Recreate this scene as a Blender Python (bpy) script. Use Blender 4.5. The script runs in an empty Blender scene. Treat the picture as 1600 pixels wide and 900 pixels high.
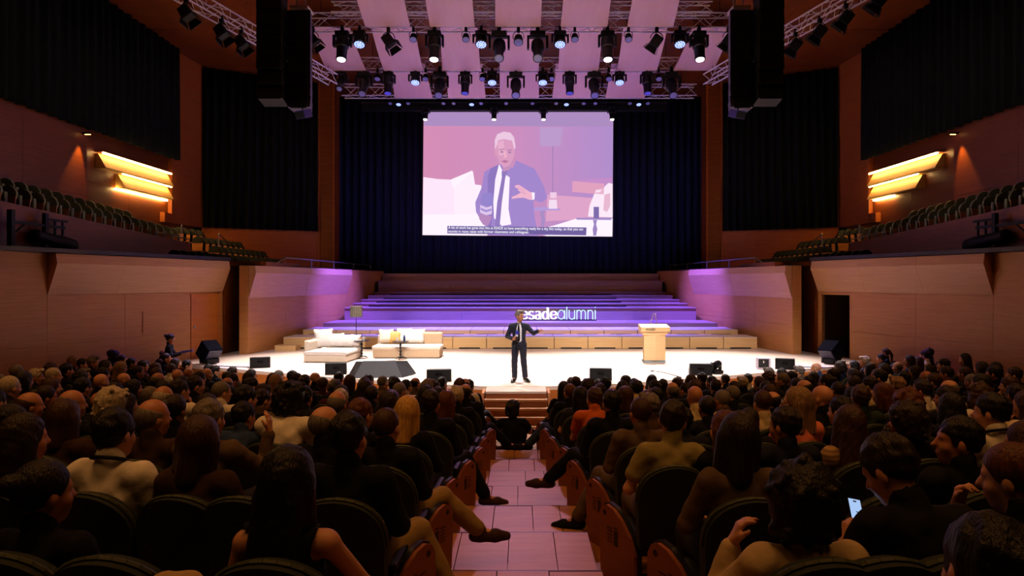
import bpy, bmesh, math, random
import numpy as np
from mathutils import Vector, Matrix, Euler

scene = bpy.context.scene
col = scene.collection
PI = math.pi
F = 1067.0            # focal length in pixels of the 1600 x 900 frame
CAMZ = 3.5            # eye height; stage floor is z = 1.0

# ------------------------------------------------------------------ camera
cam_data = bpy.data.cameras.new('camera')
cam_data.sensor_width = 36.0
cam_data.lens = F / 1600.0 * 36.0
cam_data.shift_x = -13.0 / 1600.0
cam_data.shift_y = -10.0 / 1600.0
cam_data.clip_end = 200
cam = bpy.data.objects.new('camera', cam_data)
cam.location = (0, 0, CAMZ)
cam.rotation_euler = (PI / 2, 0, 0)
col.objects.link(cam)
scene.camera = cam

# ------------------------------------------------------------------ world, exposure
world = bpy.data.worlds.new('hall_air')
scene.world = world
world.use_nodes = True
world.node_tree.nodes['Background'].inputs[0].default_value = (1.0, 0.5, 0.25, 1)
world.node_tree.nodes['Background'].inputs[1].default_value = 0.0012
scene.view_settings.view_transform = 'Standard'
scene.view_settings.look = 'None'
scene.view_settings.gamma = 1.0
scene.view_settings.use_curve_mapping = False
scene.view_settings.exposure = 0.0
scene.cycles.max_bounces = 6
scene.cycles.sample_clamp_indirect = 4.0
try:
    scene.cycles.use_denoising = True
except Exception:
    pass

# ------------------------------------------------------------------ lights
def spot(name, loc, target, color, power, angle, blend=0.6, size=0.15):
    l = bpy.data.lights.new(name, 'SPOT')
    l.color = color
    l.energy = power
    l.spot_size = math.radians(angle)
    l.spot_blend = blend
    l.shadow_soft_size = size
    o = bpy.data.objects.new(name, l)
    o.location = loc
    d = Vector(target) - Vector(loc)
    o.rotation_euler = d.to_track_quat('-Z', 'Y').to_euler()
    col.objects.link(o)
    return o

WHITE = (1.0, 0.87, 0.84)
# stage wash from the rig above the stage
for x, tx, ty in ((-6.3, -5.4, 20.4), (-3.1, -2.2, 19.6), (3.1, 2.2, 19.6), (6.3, 5.6, 20.2)):
    spot('stage_wash_light', (x, 23.9, 11.2), (tx, ty, 1.0), WHITE, 12500, 58, 0.75)
# front-of-house light on the stage from the ceiling bridge over the stalls
for x in (-5.5, 0.0, 5.5):
    spot('front_light', (x, 5.0, 13.0), (x * 0.95, 20.8, 1.3), WHITE, 10500, 29, 0.7)
# violet wash on the choir steps and the stage side walls
for x, tx in ((-5.5, -5.0), (-2.0, -1.6), (2.0, 1.6), (5.5, 5.0)):
    spot('violet_wash_light', (x, 27.6, 11.4), (tx, 29.9, 1.8), (0.12, 0.10, 1.0), 23000, 52, 0.8)
for s in (-1, 1):
    spot('violet_side_light', (s * 2.5, 27.4, 11.2), (s * 8.3, 30.6, 2.8), (0.16, 0.08, 1.0), 24000, 34, 0.9)
# pink and violet beams on the aisle
spot('aisle_light', (-0.1, 24.0, 11.3), (-0.1, 8.2, 0.9), (0.95, 0.46, 0.78), 1900, 19, 0.9)
# violet spill at both ends of the stage
for s in (-1, 1):
    spot('violet_spill_light', (s * 7.2, 24.0, 11.3), (s * 9.2, 18.6, 1.0), (0.30, 0.08, 1.0), 4200, 26, 0.9)
# added unseen violet fill behind the choir steps, tinting the reflectors
for s in (-1, 1):
    spot('reflector_tint_fill', (s * 6.6, 35.6, 4.6), (s * 1.5, 26.5, 12.6), (0.62, 0.30, 1.0), 160, 70, 0.9, 0.9)
# dimmed house lights in the ceiling over the stalls
for x, y in ((-5.0, 6.5), (5.0, 6.5), (-7.5, 12.0), (7.5, 12.0), (0.0, 3.5)):
    spot('house_and_fill_light', (x, y, 13.1), (x * 0.9, y + 1.5, 0.5), (1.0, 0.42, 0.115), 900, 90, 0.9, 2.0)

for x in (-5.0, 5.0):  # added fill behind the camera, evens the light on audience backs
    spot('house_and_fill_light', (x, -0.6, 13.0), (x * 0.9, 5.5, 0.9), (1.0, 0.42, 0.115), 620, 70, 0.9, 2.0)
for s in (-1, 1):
    spot('balcony_light', (s * 11.5, 17.5, 13.0), (s * 13.4, 19.5, 5.6), (1.0, 0.72, 0.45), 140, 40, 0.9, 0.2)

# ------------------------------------------------------------------ helpers: places
def at(px, py, Y):
    return Vector(((px - 813.0) / F * Y, Y, CAMZ - (py - 440.0) / F * Y))

def X_of(px, Y):
    return (px - 813.0) / F * Y

def Z_of(py, Y):
    return CAMZ - (py - 440.0) / F * Y

def lin(h):
    if isinstance(h, str):
        h = h.lstrip('#')
        v = [int(h[i:i + 2], 16) / 255.0 for i in (0, 2, 4)]
    else:
        v = [c / 255.0 for c in h]
    return tuple((c / 12.92 if c <= 0.04045 else ((c + 0.055) / 1.055) ** 2.4) for c in v) + (1.0,)

# ------------------------------------------------------------------ helpers: materials
MATS = {}
def _new(name):
    m = bpy.data.materials.new(name)
    m.use_nodes = True
    nt = m.node_tree
    return m, nt, nt.nodes['Principled BSDF']

def plain(name, color, rough=0.6, metal=0.0, var=0.08, scale=18.0, bump=0.0, spec=0.5):
    """colour with a light procedural mottling"""
    if name in MATS:
        return MATS[name]
    m, nt, b = _new(name)
    c = lin(color) if isinstance(color, str) else tuple(color)[:3] + (1.0,)
    tc = nt.nodes.new('ShaderNodeTexCoord')
    n = nt.nodes.new('ShaderNodeTexNoise')
    n.inputs['Scale'].default_value = scale
    n.inputs['Detail'].default_value = 3.0
    nt.links.new(tc.outputs['Object'], n.inputs['Vector'])
    r = nt.nodes.new('ShaderNodeValToRGB')
    r.color_ramp.elements[0].position = 0.3
    r.color_ramp.elements[1].position = 0.7
    r.color_ramp.elements[0].color = tuple(max(0, v * (1 - var)) for v in c[:3]) + (1,)
    r.color_ramp.elements[1].color = tuple(min(1, v * (1 + var)) for v in c[:3]) + (1,)
    nt.links.new(n.outputs['Fac'], r.inputs['Fac'])
    nt.links.new(r.outputs['Color'], b.inputs['Base Color'])
    b.inputs['Roughness'].default_value = rough
    b.inputs['Metallic'].default_value = metal
    b.inputs['Specular IOR Level'].default_value = spec
    if bump:
        bp = nt.nodes.new('ShaderNodeBump')
        bp.inputs['Strength'].default_value = min(1.0, bump * 3)
        bp.inputs['Distance'].default_value = 0.02
        nt.links.new(n.outputs['Fac'], bp.inputs['Height'])
        nt.links.new(bp.outputs['Normal'], b.inputs['Normal'])
    MATS[name] = m
    return m

def wood(name, c0, c1, rough=0.45, stretch=(0.5, 0.5, 9.0), scale=2.2, spec=0.4):
    """long grained veneer, grain along the horizontal"""
    if name in MATS:
        return MATS[name]
    m, nt, b = _new(name)
    g = nt.nodes.new('ShaderNodeNewGeometry')
    mp = nt.nodes.new('ShaderNodeMapping')
    mp.inputs['Scale'].default_value = stretch
    nt.links.new(g.outputs['Position'], mp.inputs['Vector'])
    n = nt.nodes.new('ShaderNodeTexNoise')
    n.inputs['Scale'].default_value = scale
    n.inputs['Detail'].default_value = 6.0
    n.inputs['Roughness'].default_value = 0.6
    n.inputs['Distortion'].default_value = 0.4
    nt.links.new(mp.outputs['Vector'], n.inputs['Vector'])
    r = nt.nodes.new('ShaderNodeValToRGB')
    r.color_ramp.elements[0].position = 0.28
    r.color_ramp.elements[1].position = 0.72
    r.color_ramp.elements[0].color = lin(c0)
    r.color_ramp.elements[1].color = lin(c1)
    nt.links.new(n.outputs['Fac'], r.inputs['Fac'])
    nt.links.new(r.outputs['Color'], b.inputs['Base Color'])
    b.inputs['Roughness'].default_value = rough
    b.inputs['Specular IOR Level'].default_value = spec
    MATS[name] = m
    return m

def glow(name, color, strength):
    if name in MATS:
        return MATS[name]
    m, nt, b = _new(name)
    c = lin(color) if isinstance(color, str) else tuple(color)[:3] + (1.0,)
    b.inputs['Base Color'].default_value = (0, 0, 0, 1)
    b.inputs['Roughness'].default_value = 0.6
    b.inputs['Emission Color'].default_value = c
    b.inputs['Emission Strength'].default_value = strength
    MATS[name] = m
    return m

def hair_mat(name, color):
    if name in MATS:
        return MATS[name]
    m, nt, b = _new(name)
    c = lin(color)
    tc = nt.nodes.new('ShaderNodeTexCoord')
    mp = nt.nodes.new('ShaderNodeMapping')
    mp.inputs['Scale'].default_value = (110, 110, 9)
    nt.links.new(tc.outputs['Object'], mp.inputs['Vector'])
    n = nt.nodes.new('ShaderNodeTexNoise')
    n.inputs['Scale'].default_value = 1.0
    n.inputs['Detail'].default_value = 3.0
    nt.links.new(mp.outputs['Vector'], n.inputs['Vector'])
    r = nt.nodes.new('ShaderNodeValToRGB')
    r.color_ramp.elements[0].position = 0.3
    r.color_ramp.elements[1].position = 0.7
    r.color_ramp.elements[0].color = tuple(v * 0.55 for v in c[:3]) + (1,)
    r.color_ramp.elements[1].color = tuple(min(1, v * 1.35) for v in c[:3]) + (1,)
    nt.links.new(n.outputs['Fac'], r.inputs['Fac'])
    nt.links.new(r.outputs['Color'], b.inputs['Base Color'])
    bp = nt.nodes.new('ShaderNodeBump')
    bp.inputs['Strength'].default_value = 0.9
    bp.inputs['Distance'].default_value = 0.010
    nt.links.new(n.outputs['Fac'], bp.inputs['Height'])
    nt.links.new(bp.outputs['Normal'], b.inputs['Normal'])
    b.inputs['Roughness'].default_value = 0.5
    b.inputs['Specular IOR Level'].default_value = 0.35
    MATS[name] = m
    return m

M_WALL = wood('oak_wall_veneer', '#8E4A18', '#A85C22')
M_UPPER = wood('shade_toned_oak_veneer', '#602C04', '#763A06')  # same wall oak, darkened in colour to stand for dimmer light
M_PANEL_LIT = wood('lit_toned_oak_panel', '#BC8860', '#CC9870')  # same oak as the walls, lightened and pinked to look more lit
M_LOW = wood('stalls_oak_veneer', '#B07440', '#C28650')
M_SIDE = wood('oak_side_wall', '#B0743E', '#C2864E')
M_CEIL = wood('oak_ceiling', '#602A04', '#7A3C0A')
M_REFL = wood('reflector_maple', '#F0C4BA', '#F6D0C6', stretch=(6.0, 0.5, 0.5), scale=1.2)
M_STAGE = wood('stage_maple', '#DCC4B0', '#E8D6C6', rough=0.35, stretch=(0.5, 8.0, 1.0))
M_RISER = wood('riser_maple', '#D0A468', '#DDB67E')
M_CHOIR = wood('choir_oak', '#8E6A62', '#A07C72')
M_FLOOR = wood('stalls_oak_floor', '#7A4A26', '#96602F', stretch=(0.6, 6.0, 1.0))
M_PLANK = wood('aisle_oak_plank', '#A06A40', '#B8824F', rough=0.45, stretch=(0.8, 6.0, 1.0))
M_FRONT = wood('stage_front_oak', '#A85E22', '#BC7030')
M_STAIR = wood('stair_oak', '#97502A', '#AA6034')
M_DARKWOOD = wood('dark_walnut', '#2A140A', '#3A1D0E')
M_BLACK = plain('matt_black', '#08080A', 0.7, spec=.2)
M_BLACKGLOSS = plain('gloss_black', '#08080A', 0.25)
M_CURT_G = plain('green_black_velvet', '#101410', 0.95, var=0.2, scale=6, spec=0.1)
M_CURT_B = plain('navy_velvet', '#141C34', 0.9, var=0.2, scale=6, spec=0.15)
M_STEEL = plain('aluminium_tube', '#F0EEFA', 0.4, 0.1)
M_RAIL = plain('rail_steel', '#9A948C', 0.35, 0.9)
M_RAILCAP = plain('rail_cap', '#1A1012', 0.35)

# ------------------------------------------------------------------ helpers: geometry
class MB:
    def __init__(self):
        self.v = []
        self.f = []
    def add(self, vs, fs):
        n = len(self.v)
        self.v += [tuple(p) for p in vs]
        self.f += [tuple(i + n for i in f) for f in fs]
        return self
    def hexa(self, p):
        return self.add(p, [(0, 3, 2, 1), (4, 5, 6, 7), (0, 1, 5, 4), (1, 2, 6, 5), (2, 3, 7, 6), (3, 0, 4, 7)])
    def box(self, c, s, rz=0.0, M=None):
        x, y, z = s[0] / 2, s[1] / 2, s[2] / 2
        P = [(-x, -y, -z), (x, -y, -z), (x, y, -z), (-x, y, -z), (-x, -y, z), (x, -y, z), (x, y, z), (-x, y, z)]
        R = Matrix.Rotation(rz, 3, 'Z') if M is None else M
        c = Vector(c)
        return self.hexa([R @ Vector(p) + c for p in P])
    def span(self, x0, x1, y0, y1, z0, z1):
        return self.box(((x0 + x1) / 2, (y0 + y1) / 2, (z0 + z1) / 2), (abs(x1 - x0), abs(y1 - y0), abs(z1 - z0)))
    def bev(self, c, s, b, rz=0.0, M=None):
        """box with chamfered vertical and horizontal edges"""
        bm = bmesh.new()
        bmesh.ops.create_cube(bm, size=1.0)
        for v in bm.verts:
            v.co = Vector((v.co.x * s[0], v.co.y * s[1], v.co.z * s[2]))
        bmesh.ops.bevel(bm, geom=list(bm.edges), offset=b, segments=2, profile=0.6, affect='EDGES')
        R = Matrix.Rotation(rz, 3, 'Z') if M is None else M
        c = Vector(c)
        bm.verts.index_update()
        self.add([R @ v.co + c for v in bm.verts], [[v.index for v in f.verts] for f in bm.faces])
        bm.free()
        return self
    def prism(self, poly, ext):
        """poly: list of 3-D points, ext: extrusion vector"""
        n = len(poly)
        e = Vector(ext)
        P = [Vector(p) for p in poly]
        nrm = Vector((0, 0, 0))
        for i in range(n):
            nrm += P[i].cross(P[(i + 1) % n])
        if nrm.dot(e) > 0:
            P.reverse()
        vs = P + [p + e for p in P]
        fs = [tuple(range(n)), tuple(range(2 * n - 1, n - 1, -1))]
        fs += [(i, i + n, (i + 1) % n + n, (i + 1) % n) for i in range(n)]
        return self.add(vs, fs)
    def tube(self, p0, p1, r, n=8, r1=None, cap=True):
        p0, p1 = Vector(p0), Vector(p1)
        r1 = r if r1 is None else r1
        d = (p1 - p0)
        if d.length < 1e-6:
            return self
        d.normalize()
        u = d.orthogonal().normalized()
        w = d.cross(u)
        vs = []
        for p, rr in ((p0, r), (p1, r1)):
            for i in range(n):
                a = 2 * PI * i / n
                vs.append(p + u * (rr * math.cos(a)) + w * (rr * math.sin(a)))
        fs = [(i, (i + 1) % n, (i + 1) % n + n, i + n) for i in range(n)]
        if cap:
            fs += [tuple(range(n - 1, -1, -1)), tuple(range(n, 2 * n))]
        return self.add(vs, fs)
    def path(self, pts, r, n=6):
        for a, b in zip(pts[:-1], pts[1:]):
            self.tube(a, b, r, n)
        return self
    def lathe(self, prof, n=16, M=None, o=(0, 0, 0)):
        """prof: list of (radius, z)"""
        vs, fs = [], []
        o = Vector(o)
        for r, z in prof:
            for i in range(n):
                a = 2 * PI * i / n
                p = Vector((r * math.cos(a), r * math.sin(a), z))
                vs.append((M @ p if M is not None else p) + o)
        k = len(prof)
        for j in range(k - 1):
            for i in range(n):
                fs.append((j * n + i, j * n + (i + 1) % n, (j + 1) * n + (i + 1) % n, (j + 1) * n + i))
        fs.append(tuple(range(n - 1, -1, -1)))
        fs.append(tuple((k - 1) * n + i for i in range(n)))
        return self.add(vs, fs)
    def mesh(self, name, mat, smooth=False):
        me = bpy.data.meshes.new(name)
        me.from_pydata(self.v, [], self.f)
        me.update()
        if mat is not None:
            me.materials.append(mat)
        if smooth:
            me.polygons.foreach_set('use_smooth', [True] * len(me.polygons))
            me.set_sharp_from_angle(angle=math.radians(40))
        return me
    def build(self, name, mat, parent=None, smooth=False):
        return link(name, self.mesh(name, mat, smooth), parent)

def link(name, me, parent=None, loc=None, rz=None):
    o = bpy.data.objects.new(name, me)
    col.objects.link(o)
    if parent is not None:
        o.parent = parent
    if loc is not None:
        o.location = loc
    if rz is not None:
        o.rotation_euler = (0, 0, rz)
    return o

def empty(name, loc=(0, 0, 0), rz=0.0):
    o = bpy.data.objects.new(name, None)
    o.empty_display_size = 0.1
    col.objects.link(o)
    o.location = loc
    o.rotation_euler = (0, 0, rz)
    return o

def tag(o, label, cat, group=None, kind=None):
    o['label'] = label
    if cat:
        o['category'] = cat
    if group:
        o['group'] = group
    if kind:
        o['kind'] = kind
    return o

def struct(o, label):
    o['kind'] = 'structure'
    o['label'] = label
    o['category'] = label.split()[-1] if False else 'structure'
    del o['category']
    return o

def children_of(o):
    return [c for c in bpy.data.objects if c.parent is o]

KIDS = {}
def copy_tree(o, kids, loc, rz=0.0, rot=None):
    """copy a thing and its parts; kids = {obj: [children]}"""
    c = o.copy()
    col.objects.link(c)
    c.location = loc
    c.rotation_euler = rot if rot is not None else (0, 0, rz)
    def rec(src, dst):
        for ch in kids.get(src, []):
            d = ch.copy()
            col.objects.link(d)
            d.parent = dst
            rec(ch, d)
    rec(o, c)
    return c

def kids_map(root, allobjs=None):
    m = {}
    for ob in bpy.data.objects:
        if ob.parent is not None:
            m.setdefault(ob.parent, []).append(ob)
    return m

ORD = ['', 'first', 'second', 'third', 'fourth', 'fifth', 'sixth', 'seventh', 'eighth', 'ninth', 'tenth', 'eleventh',
       'twelfth', 'thirteenth', 'fourteenth', 'fifteenth', 'sixteenth', 'seventeenth', 'eighteenth', 'nineteenth',
       'twentieth', 'twenty-first', 'twenty-second', 'twenty-third', 'twenty-fourth']
SIDE = {-1: 'sofa-side', 1: 'lectern-side'}
rnd = random.Random(7)
# =================================================================== THE HALL
YC = 26.0                                   # rows and stage edge are arcs about (0, YC)
def row_y(k):
    return 1.65 + 1.1 * k
def floor_h(Y):                             # height of the raked floor on the axis
    return 1.86 - 0.1125 * Y
def floor_at(x, y):
    r = math.hypot(x, YC - y)
    return floor_h(YC - r)
def seat_floor(k):
    return floor_h(row_y(k)) - 0.07
def wall_x(Y):                              # splayed stalls wall
    return 10.3 + 0.23 * (23.6 - Y)
def swall_x(Y):                             # stage side wall
    return 9.38 - 0.1544 * (Y - 23.5)

# ------------------------------------------------------------------ stalls floor: stepped rings
def stalls_floor():
    m = MB()
    N = 40
    for k in range(-2, 13):
        z = seat_floor(k)
        r1 = YC - row_y(k) + 0.55
        r0 = r1 - 1.1
        if k == 12:
            r0 = 9.2
        amax = 0.62 if k < 4 else 0.62 + 0.04 * (k - 4)
        vs, fs = [], []
        for i in range(N + 1):
            a = -amax + 2 * amax * i / N
            for r in (r0, r1):
                x, y = r * math.sin(a), YC - r * math.cos(a)
                lim = wall_x(y) + 0.02
                x = max(-lim, min(lim, x))
                vs.append((x, y, z))
            for r in (r0, r1):
                x, y = r * math.sin(a), YC - r * math.cos(a)
                lim = wall_x(y) + 0.02
                x = max(-lim, min(lim, x))
                vs.append((x, y, z - 0.2))
        for i in range(N):
            a, b = 4 * i, 4 * (i + 1)
            fs += [(a, b, b + 1, a + 1), (a + 2, b + 2, b, a), (a + 1, b + 1, b + 3, a + 3)]
        m.add(vs, fs)
    return m
floor = struct(stalls_floor().build('floor', M_FLOOR), 'stepped wooden floor under the audience rows')

# aisle planks: every board of every shallow step is its own piece
AX0, AX1 = -0.80, 0.60
cuts = [(0.0, .33, .55, 1.0), (0.0, .27, .62, .80, 1.0), (0, .45, .72, 1.0), (0, .2, .5, .78, 1.0), (0, .38, .66, .86, 1.0)]
aisle = struct(MB().span(AX0, AX1, 0.0, 15.1, -0.35, -0.3).build('aisle_floor', M_DARKWOOD), 'central aisle of shallow plank steps')
q = 0
for i in range(-4, 8):
    y0 = 6.1 + 1.1 * i
    y1 = y0 + 1.1
    if i == 7:
        y1 = 14.9
    z = floor_h(y0 + 0.3)
    c = cuts[q % 5]
    q += 1
    for a, b in zip(c[:-1], c[1:]):
        x0 = AX0 + a * (AX1 - AX0)
        x1 = AX0 + b * (AX1 - AX0)
        # a nosing strip closes each step, the boards run behind it
        MB().span(x0 + .004, x1 - .004, y0 + .130, y1 - .024, z - 0.16, z + 0.004 * ((q + int(a * 10)) % 2)).build('plank', M_PLANK, aisle)
    MB().span(AX0, AX1, y1 - .022, y1 - .004, z - .16, z + .003).build('step_edge', M_DARKWOOD, aisle)
    MB().span(AX0, AX1, y0 + .004, y0 + .124, z - 0.16, z + 0.002).build('nosing', M_PLANK, aisle)

# ------------------------------------------------------------------ stage
edge = [(0.62, 16.3), (2.5, 16.75), (5.2, 18.0), (8.6, 19.75), (11.2, 21.1)]
def stage_outline():
    L = [(-x, y) for x, y in reversed(edge)] + [(x - (0.02 if x == 0.62 else 0), y) for x, y in edge]
    L[4] = (-0.80, 16.3)
    return L
so = stage_outline()
stage = empty('floor_stage')
struct(stage, 'bright pale wooden stage with a bowed front')
m = MB()
back = [(10.3, 23.7), (9.9, 27.0), (8.2, 37.0), (-8.2, 37.0), (-9.9, 27.0), (-10.3, 23.7)]
m.prism([(x, y, 0.90) for x, y in so + back], (0, 0, 0.10))
m.build('stage_deck', M_STAGE, stage)
# front fascia: one board per facet
for (xa, ya), (xb, yb) in zip(so[:-1], so[1:]):
    if abs(xa) < 1 and abs(xb) < 1:
        continue
    d = Vector((xb - xa, yb - ya, 0))
    nseg = max(1, int(round(d.length / 1.25)))
    nrm = Vector((d.y, -d.x, 0)).normalized()
    for i in range(nseg):
        p = Vector((xa, ya, -0.35)) + d * ((i + .003) / nseg)
        e = Vector((xa, ya, -0.35)) + d * ((i + .997) / nseg)
        o = nrm * 0.02
        MB().prism([p + o, e + o, e + o - nrm * .06, p + o - nrm * .06], (0, 0, 1.26)).build('fascia_board', M_FRONT, stage)
# stairs in the middle, running down into the aisle
stair = empty('stage_stair', (-0.10, 16.3, 0))
tag(stair, 'short wooden stair leading from the aisle up to the stage', 'stairs')
lev = [(0.985, 16.30, 15.62), (0.84, 15.62, 15.37), (0.68, 15.37, 15.15), (0.52, 15.15, 14.96), (0.36, 14.96, 14.75)]
for i, (z, ya, yb) in enumerate(lev):
    w = 0.70 + 0.012 * i
    MB().span(-w, w, yb - 16.3, ya - 16.3, z - .05, z).build('tread', M_STAGE if i == 0 else M_PLANK, stair)
    MB().span(-w + .01, w - .01, yb - 16.3 + .02, yb - 16.3 + .05, z - .18, z - .05).build('riser', M_STAIR, stair)
for sx in (-1, 1):
    m = MB()
    x = sx * 0.755
    m.prism([(x - .03, -1.55, 0.0), (x - .03, -0.68, 0.95), (x - .03, 0, 0.95), (x - .03, 0, -0.2), (x - .03, -1.55, -0.2)], (.06, 0, 0))
    m.build('stringer', M_FRONT, stair)

# ------------------------------------------------------------------ riser boxes
def riser_box_row(Y0, Y1, z0, z1, half, n, rowname, slot):
    w = 2 * half / n
    me_body = MB().span(-w / 2 + .012, w / 2 - .012, 0, Y1 - Y0, 0.012, z1 - z0).mesh('riser_body', M_RISER)
    me_slot = MB().span(-w * .31, w * .31, -.006, .05, 0.004, 0.05).mesh('handle_slot', M_BLACK)
    me_lip = MB().span(-w / 2 + .010, w / 2 - .010, -0.012, Y1 - Y0, z1 - z0, z1 - z0 + .022).mesh('top_board', M_STAGE)
    for i in range(n):
        r = empty('stage_riser', (-half + w * (i + .5), Y0, z0))
        tag(r, 'pale wooden riser box in the %s row, %s from the sofa side' % (rowname, ORD[i + 1]), 'riser box', 'riser boxes behind the stage')
        link('body', me_body, r)
        link('handle_slot', me_slot, r)
        link('top_board', me_lip, r)
struct(MB().span(-8.6, 8.6, 25.46, 28.4, 1.005, 1.38).span(-8.4, 8.4, 26.9, 28.4, 1.3, 1.56).build('riser_core', M_BLACK), 'dark carcass behind the riser boxes')
riser_box_row(25.4, 26.8, 1.0, 1.41, 8.82, 14, 'lower', True)
riser_box_row(26.8, 28.5, 1.0 + .40, 1.585, 8.54, 13, 'upper', True)
b = empty('step_box', (X_of(450, 24.9), 24.6, 1.0))
tag(b, 'small low wooden step box at the sofa end of the risers', 'step box')
MB().span(-.37, .37, 0, .55, 0, .17).build('body', M_RISER, b)
MB().span(-.385, .385, -.015, .55, .17, .195).build('top_board', M_RISER, b)
# long choir steps
choir = [(28.5, 30.6, 1.4, 1.777, 8.23), (30.6, 31.5, 1.6, 2.335, 7.88), (31.5, 32.4, 2.2, 2.50, 7.72), (32.4, 33.3, 2.3, 2.65, 7.56),
         (33.3, 34.2, 2.5, 2.82, 7.42), (34.2, 35.1, 2.6, 2.98, 7.30)]
for i, (ya, yb, z0, z1, half) in enumerate(choir):
    t = empty('choir_step', (0, ya, z0))
    struct(t, 'long wooden choir step behind the stage, %s from the front' % ORD[i + 1])
    n = 3
    for j in range(n):
        xa = -half + 2 * half * j / n
        xb = xa + 2 * half / n
        MB().span(xa + .004, xb - .004, 0, yb - ya + .02, 0, z1 - z0 - .04).build('riser_board', M_CHOIR, t)
    MB().span(-half, half, -.04, yb - ya + .02, z1 - z0 - .04, z1 - z0).build('tread_board', M_CHOIR, t)
    if i >= 1 and i < 5:
        # dark slot under the folded bench at the back of each tread
        MB().span(-half + .9, half * .62, yb - ya - .03, yb - ya - .012, z1 - z0 + .004, z1 - z0 + .05).build('bench_slot', M_BLACK, t)
bk = empty('wall_choir', (0, 35.1, 2.9))
struct(bk, 'low wooden wall behind the choir steps')
for j in range(4):
    xa = -7.3 + 14.6 * j / 4
    MB().span(xa + .004, xa + 3.65 - .004, 0, .12, 0, 0.60).build('panel', M_CHOIR, bk)
    MB().span(xa + .004, xa + 3.65 - .004, 1.0, 1.12, 0.4, 1.02).build('panel', M_CHOIR, bk)
MB().span(-7.4, 7.4, -.03, 1.0, .60, .64).build('ledge', M_CHOIR, bk)

# ------------------------------------------------------------------ stage side walls and splayed stalls walls
def wall_frame(s, pa, pb):
    """frame of a wall running from pa to pb; local x along, local y inward, z up"""
    a = Vector((s * pa[0], pa[1], 0))
    b = Vector((s * pb[0], pb[1], 0))
    d = b - a
    L = d.length
    d.normalize()
    n = Vector((-d.y, d.x, 0))
    if n.dot(Vector((-s, 0, 0))) < 0:
        n = -n
    return a, d, n, L
def wbox(a, d, n, u0, u1, v0, v1, z0, z1, m=None):
    m = m or MB()
    P = []
    for z in (z0, z1):
        for u, v in ((u0, v0), (u1, v0), (u1, v1), (u0, v1)):
            P.append(a + d * u + n * v + Vector((0, 0, z)))
    # keep faces outward
    A, B, Cc = P[1] - P[0], P[3] - P[0], P[4] - P[0]
    if A.cross(B).dot(Cc) < 0:
        P = [P[3], P[2], P[1], P[0], P[7], P[6], P[5], P[4]]
    return m.hexa(P)
def slab(a, d, n, u0, u1, ztop, zmid, zbot, out, base=0.03):
    """acoustic panel: thick at the crease, dying into the wall at its foot"""
    prof = [(base, zbot), (base + out * 1.0, zmid), (base + out * .85, ztop), (base, ztop)]
    m = MB()
    m.prism([a + d * u0 + n * v + Vector((0, 0, z)) for v, z in prof], d * (u1 - u0))
    return m
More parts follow.
